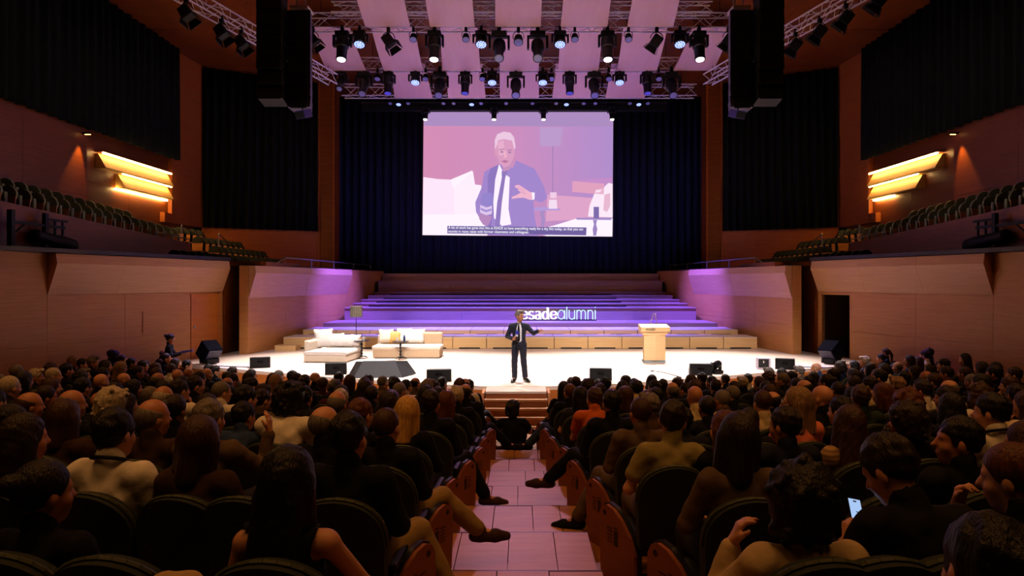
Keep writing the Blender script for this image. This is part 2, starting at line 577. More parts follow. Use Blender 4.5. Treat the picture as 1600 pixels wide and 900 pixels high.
for s in (-1, 1):
    nm = 'left' if s < 0 else 'right'
    sd = SIDE[s]
    # --- stage side wall
    a, d, n, L = wall_frame(s, (9.38, 23.5), (7.35, 36.6))
    w = wbox(a, d, n, 0, L, -.30, 0, 0.9, 4.05).build('wall_stage_' + nm, M_SIDE)
    struct(w, 'wooden side wall of the stage on the %s' % sd)
    us = [0, 2.6, 5.3, 8.4, 10.8, L]
    for u0, u1 in zip(us[:-1], us[1:]):
        for z0, z1 in ((1.0, 2.0), (2.0, 2.93)):
            wbox(a, d, n, u0 + .005, u1 - .005, 0.002, .03, z0 + .005, z1 - .004).build('panel', M_SIDE, w)
    wbox(a, d, n, 8.42, L, 0.002, .03, 2.935, 4.04).build('panel', M_SIDE, w)
    for u0, u1 in ((0.02, 4.2), (4.2, 8.4)):
        slab(a, d, n, u0 + .003, u1 - .003, 4.05, 3.80, 2.93, .26).build('acoustic_panel', M_PANEL_LIT, w)
    wbox(a, d, n, -0.03, 0.0, -.30, .03, 0.9, 4.05).build('end_board', M_SIDE, w)
    wbox(a, d, n, 0.0, L, -.36, .02, 4.05, 4.10).build('cap', M_RAILCAP, w)
    # --- splayed stalls wall
    a, d, n, L = wall_frame(s, (wall_x(23.6), 23.6), (wall_x(2.0), 2.0))
    w = wbox(a, d, n, 0, L, -.30, -0.06 if s > 0 else 0, -0.8, 4.22)
    if s > 0:
        w = MB()
        wbox(a, d, n, 0, .22, -.30, 0, -.8, 4.22, w)
        wbox(a, d, n, 1.60, L, -.30, 0, -.8, 4.22, w)
        wbox(a, d, n, .22, 1.60, -.30, 0, 3.06, 4.22, w)
        wbox(a, d, n, .22, 1.60, -.30, 0, -.8, 0.98, w)
    w = w.build('wall_' + nm, M_LOW)
    struct(w, 'tall wooden side wall of the stalls on the %s' % sd)
    us = [1.62, 4.3, 6.75, 9.4, 12.0, 15.0, 18.0, L]
    for u0, u1 in zip(us[:-1], us[1:]):
        for z0, z1 in ((-.6, .6), (0.6, 1.9), (1.9, 3.15)):
            wbox(a, d, n, u0 + .005, u1 - .005, 0.002, .03, z0 + .004, z1 - .004).build('panel', M_LOW, w)
        if u0 >= 6.7:
            wbox(a, d, n, u0 + .005, u1 - .005, 0.002, .03, 3.154, 4.2).build('panel', M_LOW, w)
    wbox(a, d, n, 0.02, .21, 0.002, .03, 0.6, 3.15).build('panel', M_LOW, w)
    for u0, u1 in ((0.02, 2.3), (2.3, 4.6), (4.6, 6.75)):
        slab(a, d, n, u0 + .003, u1 - .003, 4.2, 3.95, 3.16, .30).build('acoustic_panel', M_PANEL_LIT, w)
    wbox(a, d, n, 0, L, -.36, .34, 4.22, 4.33).build('rail_cap', M_RAILCAP, w)
    # the slot between the two walls
    m = MB()
    m.span(s * 10.25, s * 10.55, 23.6, 27.5, 0.9, 4.22)
    m.span(s * 9.0, s * 10.5, 27.4, 27.6, 0.9, 4.22)
    m.span(s * 8.9, s * 10.55, 23.9, 27.6, 4.05, 4.2)
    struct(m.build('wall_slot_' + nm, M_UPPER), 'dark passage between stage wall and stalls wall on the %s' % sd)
    # door
    if s < 0:
        dr = empty('door_1')
        struct(dr, 'closed wooden side door beside the stage')
        wbox(a, d, n, .22, 1.60, 0.004, .045, 1.0, 3.10).build('door_leaf', wood('door_oak', '#B4631E', '#C87428'), dr)
        wbox(a, d, n, 1.42, 1.50, .045, .07, 1.98, 2.06).build('door_handle', M_RAIL, dr)
    else:
        dr = empty('door_2')
        struct(dr, 'open side door beside the stage, dark inside')
        fr = MB()
        wbox(a, d, n, .14, .22, -.30, .035, 0.98, 3.12, fr)
        wbox(a, d, n, 1.60, 1.68, -.30, .035, 0.98, 3.12, fr)
        wbox(a, d, n, .14, 1.68, -.30, .035, 3.06, 3.14, fr)
        fr.build('door_frame', M_SIDE, dr)
        lf = MB()
        wbox(a, d, n, .23, .28, -1.5, -.05, 1.0, 3.05, lf)
        lf.build('door_leaf', M_DARKWOOD, dr)
        rm = MB()
        wbox(a, d, n, -.3, 2.2, -2.6, -2.5, .9, 3.4, rm)
        wbox(a, d, n, 2.2, 2.3, -2.6, -.3, .9, 3.4, rm)
        wbox(a, d, n, -.3, 2.3, -2.6, -.3, 3.4, 3.5, rm)
        wbox(a, d, n, -.4, -.3, -2.6, -.3, .9, 3.4, rm)
        rm.build('lobby_wall', M_BLACK, dr)
    # small hatch outlined on the sofa-side wall
    if s < 0:
        hp = MB()
        wbox(a, d, n, 2.05, 3.65, .032, .05, 2.0, 2.62, hp)
        h = hp.build('wall_hatch', M_LOW)
        struct(h, 'rectangular flush hatch in the sofa-side wall')

# ------------------------------------------------------------------ balcony terraces
for s in (-1, 1):
    nm = 'left' if s < 0 else 'right'
    sd = SIDE[s]
    m = MB()
    # low gallery floor behind the rail
    m.prism([(s * (wall_x(10) + .3), 10, 3.6), (s * (wall_x(23.6) + .2), 23.6, 3.6), (s * 9.0, 30, 3.6), (s * 7.6, 36.5, 3.6), (s * 15.4, 36.5, 3.6), (s * 15.4, 10, 3.6)], (0, 0, .12))
    f = m.build('floor_gallery_' + nm, M_DARKWOOD)
    struct(f, 'dark gallery floor behind the rail on the %s' % sd)
    # terraces of the stage gallery, stepping up outward
    for i, (x0, x1, z) in enumerate(((11.7, 12.6, 4.1), (12.6, 13.5, 4.5), (13.5, 15.2, 4.9))):
        MB().span(s * x0, s * x1, 26.2, 33.0 - .9 * i, 3.7, z).build('terrace', M_DARKWOOD, f)
    # raised side terrace with a slanting wooden front
    ft = MB()
    za, zb = 5.55, 4.95
    ft.prism([(s * 12.55, 10.0, 3.7), (s * 12.55, 26.0, 3.7), (s * 12.55, 26.0, zb), (s * 12.55, 10.0, za + .25)], (s * .14, 0, 0))
    fo = ft.build('wall_terrace_' + nm, M_CEIL)
    struct(fo, 'slanting wooden front of the side balcony on the %s' % sd)
    for i, (xa, xb, up) in enumerate(((12.69, 13.5, -.30), (13.5, 15.1, .12))):
        MB().prism([(s * xa, 10, 3.8), (s * xa, 26, 3.8), (s * xa, 26, zb + up), (s * xa, 10, za + .25 + up)], (s * (xb - xa), 0, 0)).build('terrace', M_DARKWOOD, fo)
    r = MB()
    r.tube((s * 12.62, 23.6, 5.22), (s * 12.62, 26.0, 5.12), .022)
    for y in (23.6, 24.8, 26.0):
        r.tube((s * 12.62, y, 4.95), (s * 12.62, y, 5.22 - .04 * (y - 23.6)), .018)
    tag(r.build('handrail', M_RAIL), 'thin steel handrail at the stage end of the %s balcony' % sd, 'handrail')
    # handrails of the stage gallery
    r = MB()
    A = Vector((s * 9.35, 27.2, 4.45)); B = Vector((s * 7.9, 36.0, 4.35))
    r.tube(A, B, .03)
    for t in (0, .25, .5, .75, 1):
        p = A.lerp(B, t)
        r.tube(p, (p.x, p.y, 4.05), .022)
    r.tube(A, A + Vector((s * .35, -.5, -.35)), .03)
    tag(r.build('handrail', M_RAIL), 'steel handrail above the %s stage wall' % sd, 'handrail')
    for i, (x, y0, z0, y1, z1) in enumerate(((12.9, 29.2, 5.55, 31.0, 4.95), (13.6, 27.4, 5.75, 29.4, 5.3))):
        r = MB()
        r.tube((s * x, y0, z0), (s * x, y1, z1), .025)
        r.tube((s * x, y0, z0), (s * x, y0, z0 - .9), .02)
        r.tube((s * x, y1, z1), (s * x, y1, z1 - .8), .02)
        tag(r.build('handrail', M_RAIL), 'sloping steel stair rail in the %s gallery, %s' % (sd, ('lower one', 'higher one')[i]), 'handrail')
    r = MB()
    r.tube((s * 14.6, 25.0, 5.75), (s * 14.6, 26.6, 5.70), .035)
    r.tube((s * 14.6, 25.1, 5.0), (s * 14.6, 25.1, 5.75), .02)
    r.tube((s * 14.6, 26.5, 5.0), (s * 14.6, 26.5, 5.72), .02)
    tag(r.build('handrail', plain('pale_rail', '#D8B080', .4)), 'short pale rail under the wall lamps on the %s' % sd, 'handrail')

# ------------------------------------------------------------------ upper walls, fins, ceiling
for s in (-1, 1):
    nm = 'left' if s < 0 else 'right'
    sd = SIDE[s]
    m = MB()
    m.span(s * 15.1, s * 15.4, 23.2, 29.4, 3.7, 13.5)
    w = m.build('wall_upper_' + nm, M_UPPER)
    struct(w, 'dark wooden upper wall with strip lamps on the %s' % sd)
    for z0, z1 in ((3.8, 5.4), (5.4, 7.0), (7.0, 8.6)):
        for y0, y1 in ((23.2, 26.3), (26.3, 29.2)):
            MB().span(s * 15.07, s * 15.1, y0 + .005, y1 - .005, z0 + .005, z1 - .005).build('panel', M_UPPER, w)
    m = MB()
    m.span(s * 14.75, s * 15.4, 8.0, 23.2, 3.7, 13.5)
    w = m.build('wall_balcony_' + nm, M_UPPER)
    struct(w, 'dark wooden wall behind the %s balcony seats' % sd)
    for z0, z1 in ((4.4, 6.4), (6.4, 8.5)):
        for y0, y1 in ((14.0, 17.1), (17.1, 20.2), (20.2, 23.2)):
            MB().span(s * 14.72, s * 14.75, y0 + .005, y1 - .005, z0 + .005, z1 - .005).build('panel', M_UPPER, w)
    w = MB().span(s * 15.12, s * 15.4, 29.4, 31.6, 3.7, 6.0).build('wall_recess_' + nm, M_WALL)
    struct(w, 'wooden wall recess under the orange fin on the %s' % sd)
    # lit fin with a small foot
    m = MB()
    m.prism([(s * 14.9, 29.2, 6.0), (s * 14.68, 31.5, 6.0), (s * 15.4, 31.5, 6.0), (s * 15.4, 29.2, 6.0)], (0, 0, 7.5))
    w = m.build('pillar_' + nm, M_WALL)
    struct(w, 'tall orange wooden fin beside the strip lamps on the %s' % sd)
    MB().span(s * 14.86, s * 15.1, 28.55, 29.2, 6.0, 6.40).build('foot', M_WALL, w)
    # rear wall of the gallery under and above the dark curtain
    a = Vector((s * 14.68, 31.5, 0)); b2 = Vector((s * 9.95, 34.1, 0))
    d = (b2 - a).normalized(); nn = Vector((-d.y, d.x, 0))
    if nn.y > 0: nn = -nn
    m = MB()
    wbox(a, d, nn, 0, (b2 - a).length, -.3, 0, 3.7, 13.5, m)
    w = m.build('wall_gallery_' + nm, M_WALL)
    struct(w, 'orange wooden rear wall of the %s stage gallery' % sd)
    LL = (b2 - a).length
    for i in range(3):
        wbox(a, d, nn, LL * i / 3 + .005, LL * (i + 1) / 3 - .005, 0.002, .03, 3.75, 5.95).build('panel', M_WALL, w)
    # pilaster beside the back curtain
    m = MB()
    m.span(s * 9.25, s * 10.0, 34.0, 34.9, 3.6, 13.5)
    w = m.build('pilaster_' + nm, M_CEIL)
    struct(w, 'narrow wooden pilaster beside the navy back curtain on the %s' % sd)
    for xx in (9.98, 9.25):
        MB().span(s * xx, s * (xx + .07), 33.95, 34.02, 3.6, 13.5).build('edge_strip', M_PANEL_LIT if False else M_WALL, w)
struct(MB().span(-15.5, 15.5, 36.98, 37.3, 1.0, 13.5).build('wall_back', M_BLACK), 'black wall behind the back curtain')
m = MB()
m.span(-15.5, 15.5, -1.0, 37.3, 13.5, 13.7)
ceil = m.build('ceiling', M_CEIL)
struct(ceil, 'dark orange wooden ceiling')
for i in range(6):
    for j in range(4):
        x0 = -15.1 + i * 30.2 / 6
        y0 = 18.0 + j * 4.5
        MB().span(x0 + .01, x0 + 30.2 / 6 - .01, y0 + .01, y0 + 4.48, 13.46, 13.5).build('panel', M_CEIL, ceil)

# ------------------------------------------------------------------ curtains
def curtain(name, label, a, b, z0, z1, mat, wl=0.36, amp=0.07, seed=1):
    a = Vector(a); b = Vector(b)
    d = b - a; L = d.length; d.normalize()
    n = Vector((-d.y, d.x, 0))
    r = random.Random(seed)
    nx = int(L / wl * 8)
    ph = r.random() * 6
    vs = []
    for i in range(nx + 1):
        u = L * i / nx
        for z, kk in ((z0, 1.15), ((z0 + z1) / 2, 1.0), (z1, .75)):
            w = math.sin(2 * PI * u / wl + ph + .9 * math.sin(u * 1.3 + z * .05)) * amp * kk
            w += .4 * amp * math.sin(u * 7.1 + 2.0)
            p = a + d * u + n * w
            vs.append((p.x, p.y, z))
    fs = []
    for i in range(nx):
        for j in range(2):
            k = 3 * i + j
            fs.append((k, k + 3, k + 4, k + 1))
    me = bpy.data.meshes.new(name)
    me.from_pydata(vs, [], fs)
    me.materials.append(mat)
    me.polygons.foreach_set('use_smooth', [True] * len(me.polygons))
    o = link(name, me)
    md = o.modifiers.new('thick', 'SOLIDIFY'); md.thickness = .012
    tag(o, label, 'curtain')
    return o
curtain('stage_curtain', 'wide navy pleated curtain hanging behind the choir steps and screen', (-9.9, 36.7, 0), (9.9, 36.7, 0), 3.95, 13.2, M_CURT_B, .40, .09, 3)
for s in (-1, 1):
    sd = SIDE[s]
    c = curtain('wall_curtain', 'huge black curtain on the upper side wall above the %s balcony' % sd, (s * 14.56, 10.0, 0), (s * 14.60, 29.15, 0), 8.66, 13.44, M_CURT_G, .45, .08, 5 + s)
    c = curtain('gallery_curtain', 'dark green pleated curtain on the rear wall of the %s gallery' % sd, (s * 14.60, 31.38, 0), (s * 10.05, 33.87, 0), 6.0, 13.35, M_CURT_G, .36, .08, 8 + s)

# ------------------------------------------------------------------ strip lamps on the upper walls
M_LAMP = glow('warm_strip', '#FFC878', 46.0)
M_SHADE = plain('lamp_board', '#C8A058', .6)
for s in (-1, 1):
    sd = SIDE[s]
    r = empty('wall_lamp', (s * 15.07, 26.5, 7.5))
    tag(r, 'three-tier wooden wall lamp with glowing strips on the %s wall' % sd, 'wall lamp')
    tiers = [(8.05, 7.52, 24.2), (7.50, 6.97, 25.4)]
    for zt, zb, ya in tiers:
        y0, y1 = ya - 26.5, 28.95 - 26.5
        m = MB()
        m.prism([(-s * .0, y0, zb - 7.5), (-s * .36, y0, zb - 7.5), (-s * .38, y0, zb - 7.5 + .03), (-s * .10, y0, zt - 7.5), (0, y0, zt - 7.5)], (0, y1 - y0, 0))
        m.build('lamp_board', M_SHADE, r)
        MB().span(-s * .24, -s * .30, y0 + .02, y1, zt - 7.5 - .01, zt - 7.5 + .045).build('light_strip', M_LAMP, r)
        MB().span(0, -s * .29, y0, y1, zt - 7.5 + .046, zt - 7.5 + .062).build('top_plate', M_WALL, r)
    ya = 25.3 if s < 0 else 27.4
    MB().span(-s * .02, -s * .12, ya - 26.5, 28.95 - 26.5, 6.91 - 7.5, 6.965 - 7.5).build('light_strip', M_LAMP, r)
    # small lamp low beside the gallery seats
    g = empty('gallery_lamp', (s * 14.75, 30.6, 5.55))
    tag(g, 'small warm lamp glowing behind the %s gallery seats' % sd, 'wall lamp')
    MB().box((0, 0, 0), (.10, .3, .12)).build('lamp_housing', M_SHADE, g)
    MB().tube((0, 0, -.05), (0, 0, -1.75), .03).build('lamp_post', M_CASE if 'M_CASE' in globals() else M_BLACK, g)
    MB().box((-s * .055, 0, -.02), (.02, .26, .07)).build('light_strip', glow('warm_strip_low', '#FFC060', 30.0), g)
    # lamp at the corner of the balcony wall
    g = empty('corner_lamp', (s * 14.55, 22.95, 8.45))
    tag(g, 'narrow corner lamp washing the wooden wall edge on the %s' % sd, 'wall lamp')
    MB().box((s * .05, .02, .04), (.30, .06, .06)).build('lamp_housing', M_BLACK, g)
    MB().box((0, .02, 0), (.18, .04, .02)).build('light_strip', glow('warm_strip_corner', '#FFB45A', 8.0), g)
    spot('corner_lamp_light', (s * 14.5, 22.85, 8.40), (s * 14.75, 22.3, 5.0), (1.0, 0.5, 0.12), 300, 50, 0.6, .04)
# =================================================================== RIG ABOVE THE STAGE
# ceiling reflectors: slightly bowed maple sheets hung in three fanned rows
def reflector(label, near, far, zn, zf):
    """near/far: (x0, x1, Y)"""
    nseg = 6
    top, bot = [], []
    for i in range(nseg + 1):
        t = i / nseg
        y = near[2] + (far[2] - near[2]) * t
        z = zn + (zf - zn) * t - .10 * math.sin(PI * t)
        x0 = near[0] + (far[0] - near[0]) * t
        x1 = near[1] + (far[1] - near[1]) * t
        bot.append((x0, x1, y, z))
    vs, fs = [], []
    for x0, x1, y, z in bot:
        vs += [(x0, y, z), (x1, y, z), (x1, y, z + .05), (x0, y, z + .05)]
    for i in range(nseg):
        a, b = 4 * i, 4 * i + 4
        fs += [(a, b, b + 1, a + 1), (a + 1, b + 1, b + 2, a + 2), (a + 2, b + 2, b + 3, a + 3), (a + 3, b + 3, b, a)]
    fs += [(0, 1, 2, 3), (4 * nseg + 3, 4 * nseg + 2, 4 * nseg + 1, 4 * nseg)]
    r = empty('ceiling_reflector', ((near[0] + near[1]) / 2, near[2], zn))
    off = Vector(r.location)
    m = MB().add([Vector(v) - off for v in vs], fs)
    m.build('reflector_sheet', M_REFL, r)
    w = MB()
    for i in (1, nseg - 1):
        x0, x1, y, z = bot[i]
        for x in (x0 + .2, x1 - .2):
            w.tube(Vector((x, y, z + .05)) - off, Vector((x, y, 13.5)) - off, .008, 5)
    w.build('hanging_cable', M_BLACK, r)
    tag(r, label, 'ceiling panel', 'pale wooden ceiling reflectors')
def refl_row(rowname, specs, yn, Yn, zn, yf, Yf, zf):
    for i, (tl, tr, bl, br) in enumerate(specs):
        reflector('pale maple ceiling reflector in the %s row, %s from the sofa side' % (rowname, ORD[i + 1]),
                  (X_of(tl, Yn), X_of(tr, Yn), Yn), (X_of(bl, Yf), X_of(br, Yf), Yf), zn, zf)
# each row: pixel limits of the near edge and of the far edge
refl_row('front', [(543, 622, 571, 641), (657, 734, 672, 742), (773, 848, 774, 845), (884, 960, 876, 949), (996, 1072, 980, 1052)],
         0, 20.4, 12.95, 42, 23.75, 12.36)
refl_row('middle', [(484, 546, 511, 572), (580, 648, 600, 661), (688, 746, 691, 751), (781, 841, 781, 842), (876, 942, 872, 935), (974, 1043, 964, 1026), (1082, 1142, 1052, 1114)],
         48, 24.6, 12.65, 110, 28.1, 12.18)
refl_row('rear', [(610, 664, 617, 676), (698, 754, 700, 759), (781, 842, 781, 842), (868, 930, 863, 924), (955, 1016, 946, 1007)],
         110, 28.6, 12.62, 152, 31.6, 12.0)

def truss(name, label, A, B, w=.42, r=.026, step=.55):
    A = Vector(A); B = Vector(B)
    d = (B - A); L = d.length; d.normalize()
    n = Vector((-d.y, d.x, 0)).normalized() * (w / 2)
    u = Vector((0, 0, w / 2))
    root = empty(name, A)
    tag(root, label, 'truss')
    C4 = [n + u, -n + u, -n - u, n - u]
    for c in C4:
        MB().tube(c, d * L + c, r, 8).build('chord', M_STEEL, root)
    m = MB()
    N = max(1, int(L / step))
    for f in range(4):
        c0, c1 = C4[f], C4[(f + 1) % 4]
        for i in range(N):
            t0, t1 = L * i / N, L * (i + 1) / N
            if i % 2 == 0:
                m.tube(d * t0 + c0, d * t1 + c1, r * .5, 5, cap=False)
            else:
                m.tube(d * t0 + c1, d * t1 + c0, r * .5, 5, cap=False)
    o = m.build('bracing', M_STEEL, root)
    o['kind'] = 'stuff'
    w_ = MB()
    for t in (.04, .5, .96):
        p = d * (L * t) + u
        w_.tube(p, Vector((p.x, p.y, 13.5 - A.z)), .012, 5)
    w_.build('hoist_chain', M_BLACK, root)
    return root
truss('lighting_truss', 'short aluminium truss glimpsed between the front ceiling reflectors', (-6.4, 23.25, 12.80), (6.5, 23.25, 12.80), .34)
truss('lighting_truss', 'long aluminium truss carrying the nearest row of stage lights', (-7.7, 24.25, 12.70), (7.7, 24.25, 12.70), .50)
truss('lighting_truss', 'aluminium truss between middle and rear reflectors, second light row', (-6.7, 28.5, 12.55), (6.6, 28.5, 12.55), .46)
truss('lighting_truss', 'aluminium truss just above the screen and black pelmet', (-8.3, 32.0, 12.42), (8.2, 32.0, 12.42), .52)
truss('lighting_truss', 'diagonal truss with three spotlights on the sofa side', (-9.9, 18.6, 11.75), (-7.66, 27.9, 11.75), .40)
truss('lighting_truss', 'diagonal truss with spotlights on the lectern side', (9.9, 18.6, 11.75), (7.66, 27.9, 11.75), .40)

# ------------------------------------------------------------------ fixtures
M_LENS_W = glow('lens_white', '#FFF8F0', 6.0)
M_LENS_B = glow('lens_blue', '#96A8FF', 2.2)
M_LENS_D = plain('lens_dim', '#8E96C8', .2)
M_LENS_P = glow('lens_violet', '#4038B0', 1.1)
M_CASE = plain('fixture_black', '#08080A', .6, spec=.25)
M_CASE_V = plain('fixture_case', '#0C0C14', .5, spec=.3)
def ring(m, r0, r1, z, n=14):
    pass
def fixture_meshes(kind):
    """parts hang below the clamp at the origin: list of (name, mesh, parent-name)"""
    P = []
    cl = MB().box((0, 0, -.02), (.10, .12, .14)).tube((0, 0, .05), (0, 0, .12), .05, 8)
    P.append(('clamp', cl.mesh('clamp', M_CASE), None))
    if kind in ('profile', 'profile_violet', 'yoke', 'wash', 'wash_dim'):
        P.append(('base', MB().bev((0, 0, -.14), (.42, .30, .14), .03).mesh('base', M_CASE), None))
        y = MB()
        hw = .23 if kind != 'wash' else .25
        L = .34 if kind != 'wash' else .26
        y.prism([(x_, -.09, z_) for x_, z_ in ((-hw - .06, -.2 - L), (-hw - .06, -.19), (hw + .06, -.19), (hw + .06, -.2 - L), (hw, -.2 - L), (hw, -.23), (-hw, -.23), (-hw, -.2 - L))], (0, .18, 0))
        P.append(('yoke', y.mesh('yoke', M_CASE), None))
    if kind in ('profile', 'profile_violet'):
        R = Matrix.Rotation(math.radians(-15), 3, 'X')
        h = MB().lathe([(.13, .20), (.20, .17), (.21, -.08), (.20, -.12), (.17, -.14), (.155, -.46), (.165, -.47), (.165, -.55), (.14, -.55)], 18, R, (0, 0, -.46))
        P.append(('head', h.mesh('head', M_CASE_V, True), None))
        ln = MB().lathe([(.0, -.565), (.13, -.56), (.135, -.545)], 18, R, (0, 0, -.46))
        P.append(('lens', ln.mesh('lens', M_LENS_W if kind == 'profile' else M_LENS_P, True), 'head'))
    elif kind in ('wash', 'wash_dim'):
        R = Matrix.Rotation(math.radians(-22), 3, 'X')
        h = MB().lathe([(.12, .20), (.19, .16), (.21, -.02), (.22, -.12), (.20, -.13)], 18, R, (0, 0, -.42))
        P.append(('head', h.mesh('head', M_CASE_V, True), None))
        ln = MB()
        pts = [(0, 0)] + [(.075 * math.cos(i * PI / 3), .075 * math.sin(i * PI / 3)) for i in range(6)] + [(.15 * math.cos(i * PI / 6), .15 * math.sin(i * PI / 6)) for i in range(12)]
        for (x, yv) in pts:
            c = R @ Vector((x, yv, -.145)) + Vector((0, 0, -.42))
            ln.lathe([(.034, .01), (.034, -.006), (.01, -.012)], 8, R, c)
        P.append(('led_cells', ln.mesh('led_cells', M_LENS_B if kind == 'wash' else M_LENS_D), 'head'))
        P.append(('lens_plate', MB().lathe([(.19, -.12), (.19, -.14)], 18, R, (0, 0, -.42)).mesh('lens_plate', M_CASE), 'head'))
    elif kind == 'yoke':
        R = Matrix.Rotation(math.radians(-38), 3, 'X')
        h = MB().lathe([(.10, .24), (.17, .20), (.18, -.05), (.13, -.12), (.12, -.42), (.14, -.44), (.14, -.50), (.12, -.5)], 16, R, (0, 0, -.50))
        P.append(('head', h.mesh('head', M_CASE_V, True), None))
        P.append(('lens', MB().lathe([(.0, -.51), (.11, -.505), (.115, -.495)], 16, R, (0, 0, -.50)).mesh('lens', M_LENS_D, True), 'head'))
    elif kind == 'par':
        hoop = MB()
        pts = [(.17 * math.cos(a), 0, -.22 + .17 * math.sin(a)) for a in [PI * i / 10 for i in range(11)]]
        hoop.path(pts, .012, 5).path([(-.17, 0, -.22), (-.15, 0, -.30)], .012, 5).path([(.17, 0, -.22), (.15, 0, -.30)], .012, 5)
        P.append(('hoop', hoop.mesh('hoop', M_CASE), None))
        R = Matrix.Rotation(math.radians(-30), 3, 'X')
        h = MB().lathe([(.06, .14), (.12, .10), (.14, -.04), (.15, -.14), (.135, -.14)], 16, R, (0, 0, -.30))
        P.append(('can', h.mesh('can', M_CASE, True), None))
        P.append(('lens', MB().lathe([(.0, -.15), (.125, -.145), (.13, -.13)], 16, R, (0, 0, -.30)).mesh('lens', M_LENS_D, True), 'can'))
    elif kind == 'flood':
        hoop = MB()
        pts = [(.2 * math.cos(a), 0, -.28 + .2 * math.sin(a)) for a in [PI * i / 8 for i in range(9)]]
        hoop.path(pts, .014, 5)
        P.append(('hoop', hoop.mesh('hoop', M_CASE), None))
        R = Matrix.Rotation(math.radians(35), 3, 'Y') @ Matrix.Rotation(math.radians(20), 3, 'X')
        o = Vector((0, 0, -.36))
        h = MB().bev(o, (.32, .30, .36), .04, M=R)
        P.append(('housing', h.mesh('housing', M_CASE), None))
        bd = MB()
        for ax, sg in ((0, 1), (0, -1), (1, 1), (1, -1)):
            if ax == 0:
                q = [(sg * .16, -.14, -.18), (sg * .16, .14, -.18), (sg * .24, .20, -.38), (sg * .24, -.20, -.38)]
                e = (sg * .012, 0, 0)
            else:
                q = [(-.14, sg * .15, -.18), (.14, sg * .15, -.18), (.20, sg * .22, -.38), (-.20, sg * .22, -.38)]
                e = (0, sg * .012, 0)
            bd.prism([R @ Vector(p) + o for p in q], R @ Vector(e))
        P.append(('barn_doors', bd.mesh('barn_doors', M_CASE), 'housing'))
    return P
FX = {k: fixture_meshes(k) for k in ('profile', 'profile_violet', 'wash', 'wash_dim', 'yoke', 'par', 'flood')}
FXNAME = {'profile': ('profile_spotlight', 'black profile spotlight with a glowing white lens'),
          'profile_violet': ('profile_spotlight', 'black profile spotlight with a dim violet lens'),
          'wash': ('wash_light', 'black wash light with glowing blue-white cells'),
          'wash_dim': ('wash_light', 'black wash light with dark cells'),
          'yoke': ('moving_head_light', 'black moving head light with its yoke turned back'),
          'par': ('par_light', 'small black can light with pale lens'),
          'flood': ('barn_door_light', 'tilted black barn-door light')}
def fixture(kind, loc, label, rot=(0, 0, 0), sc=1.0):
    nm, _ = FXNAME[kind]
    r = empty(nm, loc)
    r.rotation_euler = rot
    r.scale = (sc, sc, sc)
    made = {}
    for n, me, par in FX[kind]:
        made[n] = link(n, me, made[par] if par else r)
    tag(r, label, 'stage light', 'stage lights hanging in the rig')
    return r
def light_row(rowname, Y, zhang, items):
    cnt = {}
    for px, kind, *rest in items:
        cnt[kind] = cnt.get(kind, 0) + 1
        sc = rest[0] if rest else 1.0
        flip = rest[1] if len(rest) > 1 else 1
        rot = (0, 0, 0 if flip > 0 else PI)
        fixture(kind, (X_of(px, Y), Y, zhang), '%s, %s such from sofa side, %s' % (FXNAME[kind][1].replace('with a ', 'with ').replace('its yoke', 'yoke'), ORD[cnt[kind]], rowname), rot, sc)
light_row('near truss', 24.0, 12.36, [
    (489, 'flood', 1.0, -1), (535, 'profile', 1.12), (562, 'wash', 1.0), (607, 'flood', 1.1, -1), (646, 'par', .9), (679, 'profile', 1.12), (728, 'par', .9),
    (752, 'wash', 1.0), (780, 'yoke', 1.28), (810, 'par', 1.15), (840, 'yoke', 1.28), (875, 'wash', 1.0), (898, 'par', .9), (949, 'profile', 1.12),
    (982, 'par', .9), (1026, 'flood', 1.1), (1062, 'wash', 1.0), (1092, 'profile', 1.12), (1138, 'flood', 1.0)])
light_row('middle truss', 28.27, 12.24, [
    (533, 'yoke', .95), (569, 'yoke', 1.2), (590, 'par', .9), (607, 'profile_violet', 1.0), (649, 'wash', .95), (665, 'par', .9), (687, 'yoke', 1.28), (727, 'profile_violet', 1.0),
    (754, 'par', .9), (769, 'wash', .95), (806, 'yoke', 1.28), (848, 'wash', .95), (862, 'par', .9), (890, 'profile_violet', 1.0), (928, 'yoke', 1.28), (951, 'par', .9),
    (968, 'wash', .95), (1011, 'profile_violet', 1.0), (1029, 'par', .9), (1049, 'yoke', 1.28)])
# pelmet bar over the screen
pb = empty('pelmet_bar', (-.3, 33.1, 12.05))
tag(pb, 'long black pelmet beam above the projection screen', 'beam')
MB().span(-7.4, 7.4, 0.05, .45, -.22, .30).build('beam', M_BLACK, pb)
MB().tube((-7.4, -.12, .12), (7.4, -.12, .12), .05).build('light_bar', M_BLACK, pb)
MB().tube((-7.4, -.12, .40), (7.4, -.12, .40), .045).build('light_bar', M_BLACK, pb)
light_row('pelmet bar', 32.98, 12.38, [
    (610, 'par', .7), (623, 'wash', .62), (638, 'par', .7), (693, 'par', .7), (709, 'par', .7), (737, 'wash', .62), (752, 'par', .7), (791, 'par', .7),
    (832, 'par', .7), (869, 'par', .7), (885, 'wash', .62), (912, 'par', .7), (930, 'par', .7), (984, 'par', .7), (998, 'wash', .62), (1012, 'par', .7)])
light_row('lower pelmet bar', 32.98, 12.032, [(665, 'profile', .74), (772, 'profile', .74), (849, 'profile', .74), (956, 'profile', .74)])
for s, pts in ((-1, (291, 346, 377)), (1, (1375, 1322, 1281, 1243))):
    for i, px in enumerate(pts):
        Y = 14.18 / (abs(px - 813) / F + .241)
        fixture('flood', (X_of(px, Y), Y, 11.5), 'tilted black barn-door light on the %s diagonal truss, %s from stage' % (SIDE[s], ORD[len(pts) - i]), (0, 0, PI if s < 0 else 0), 1.0)

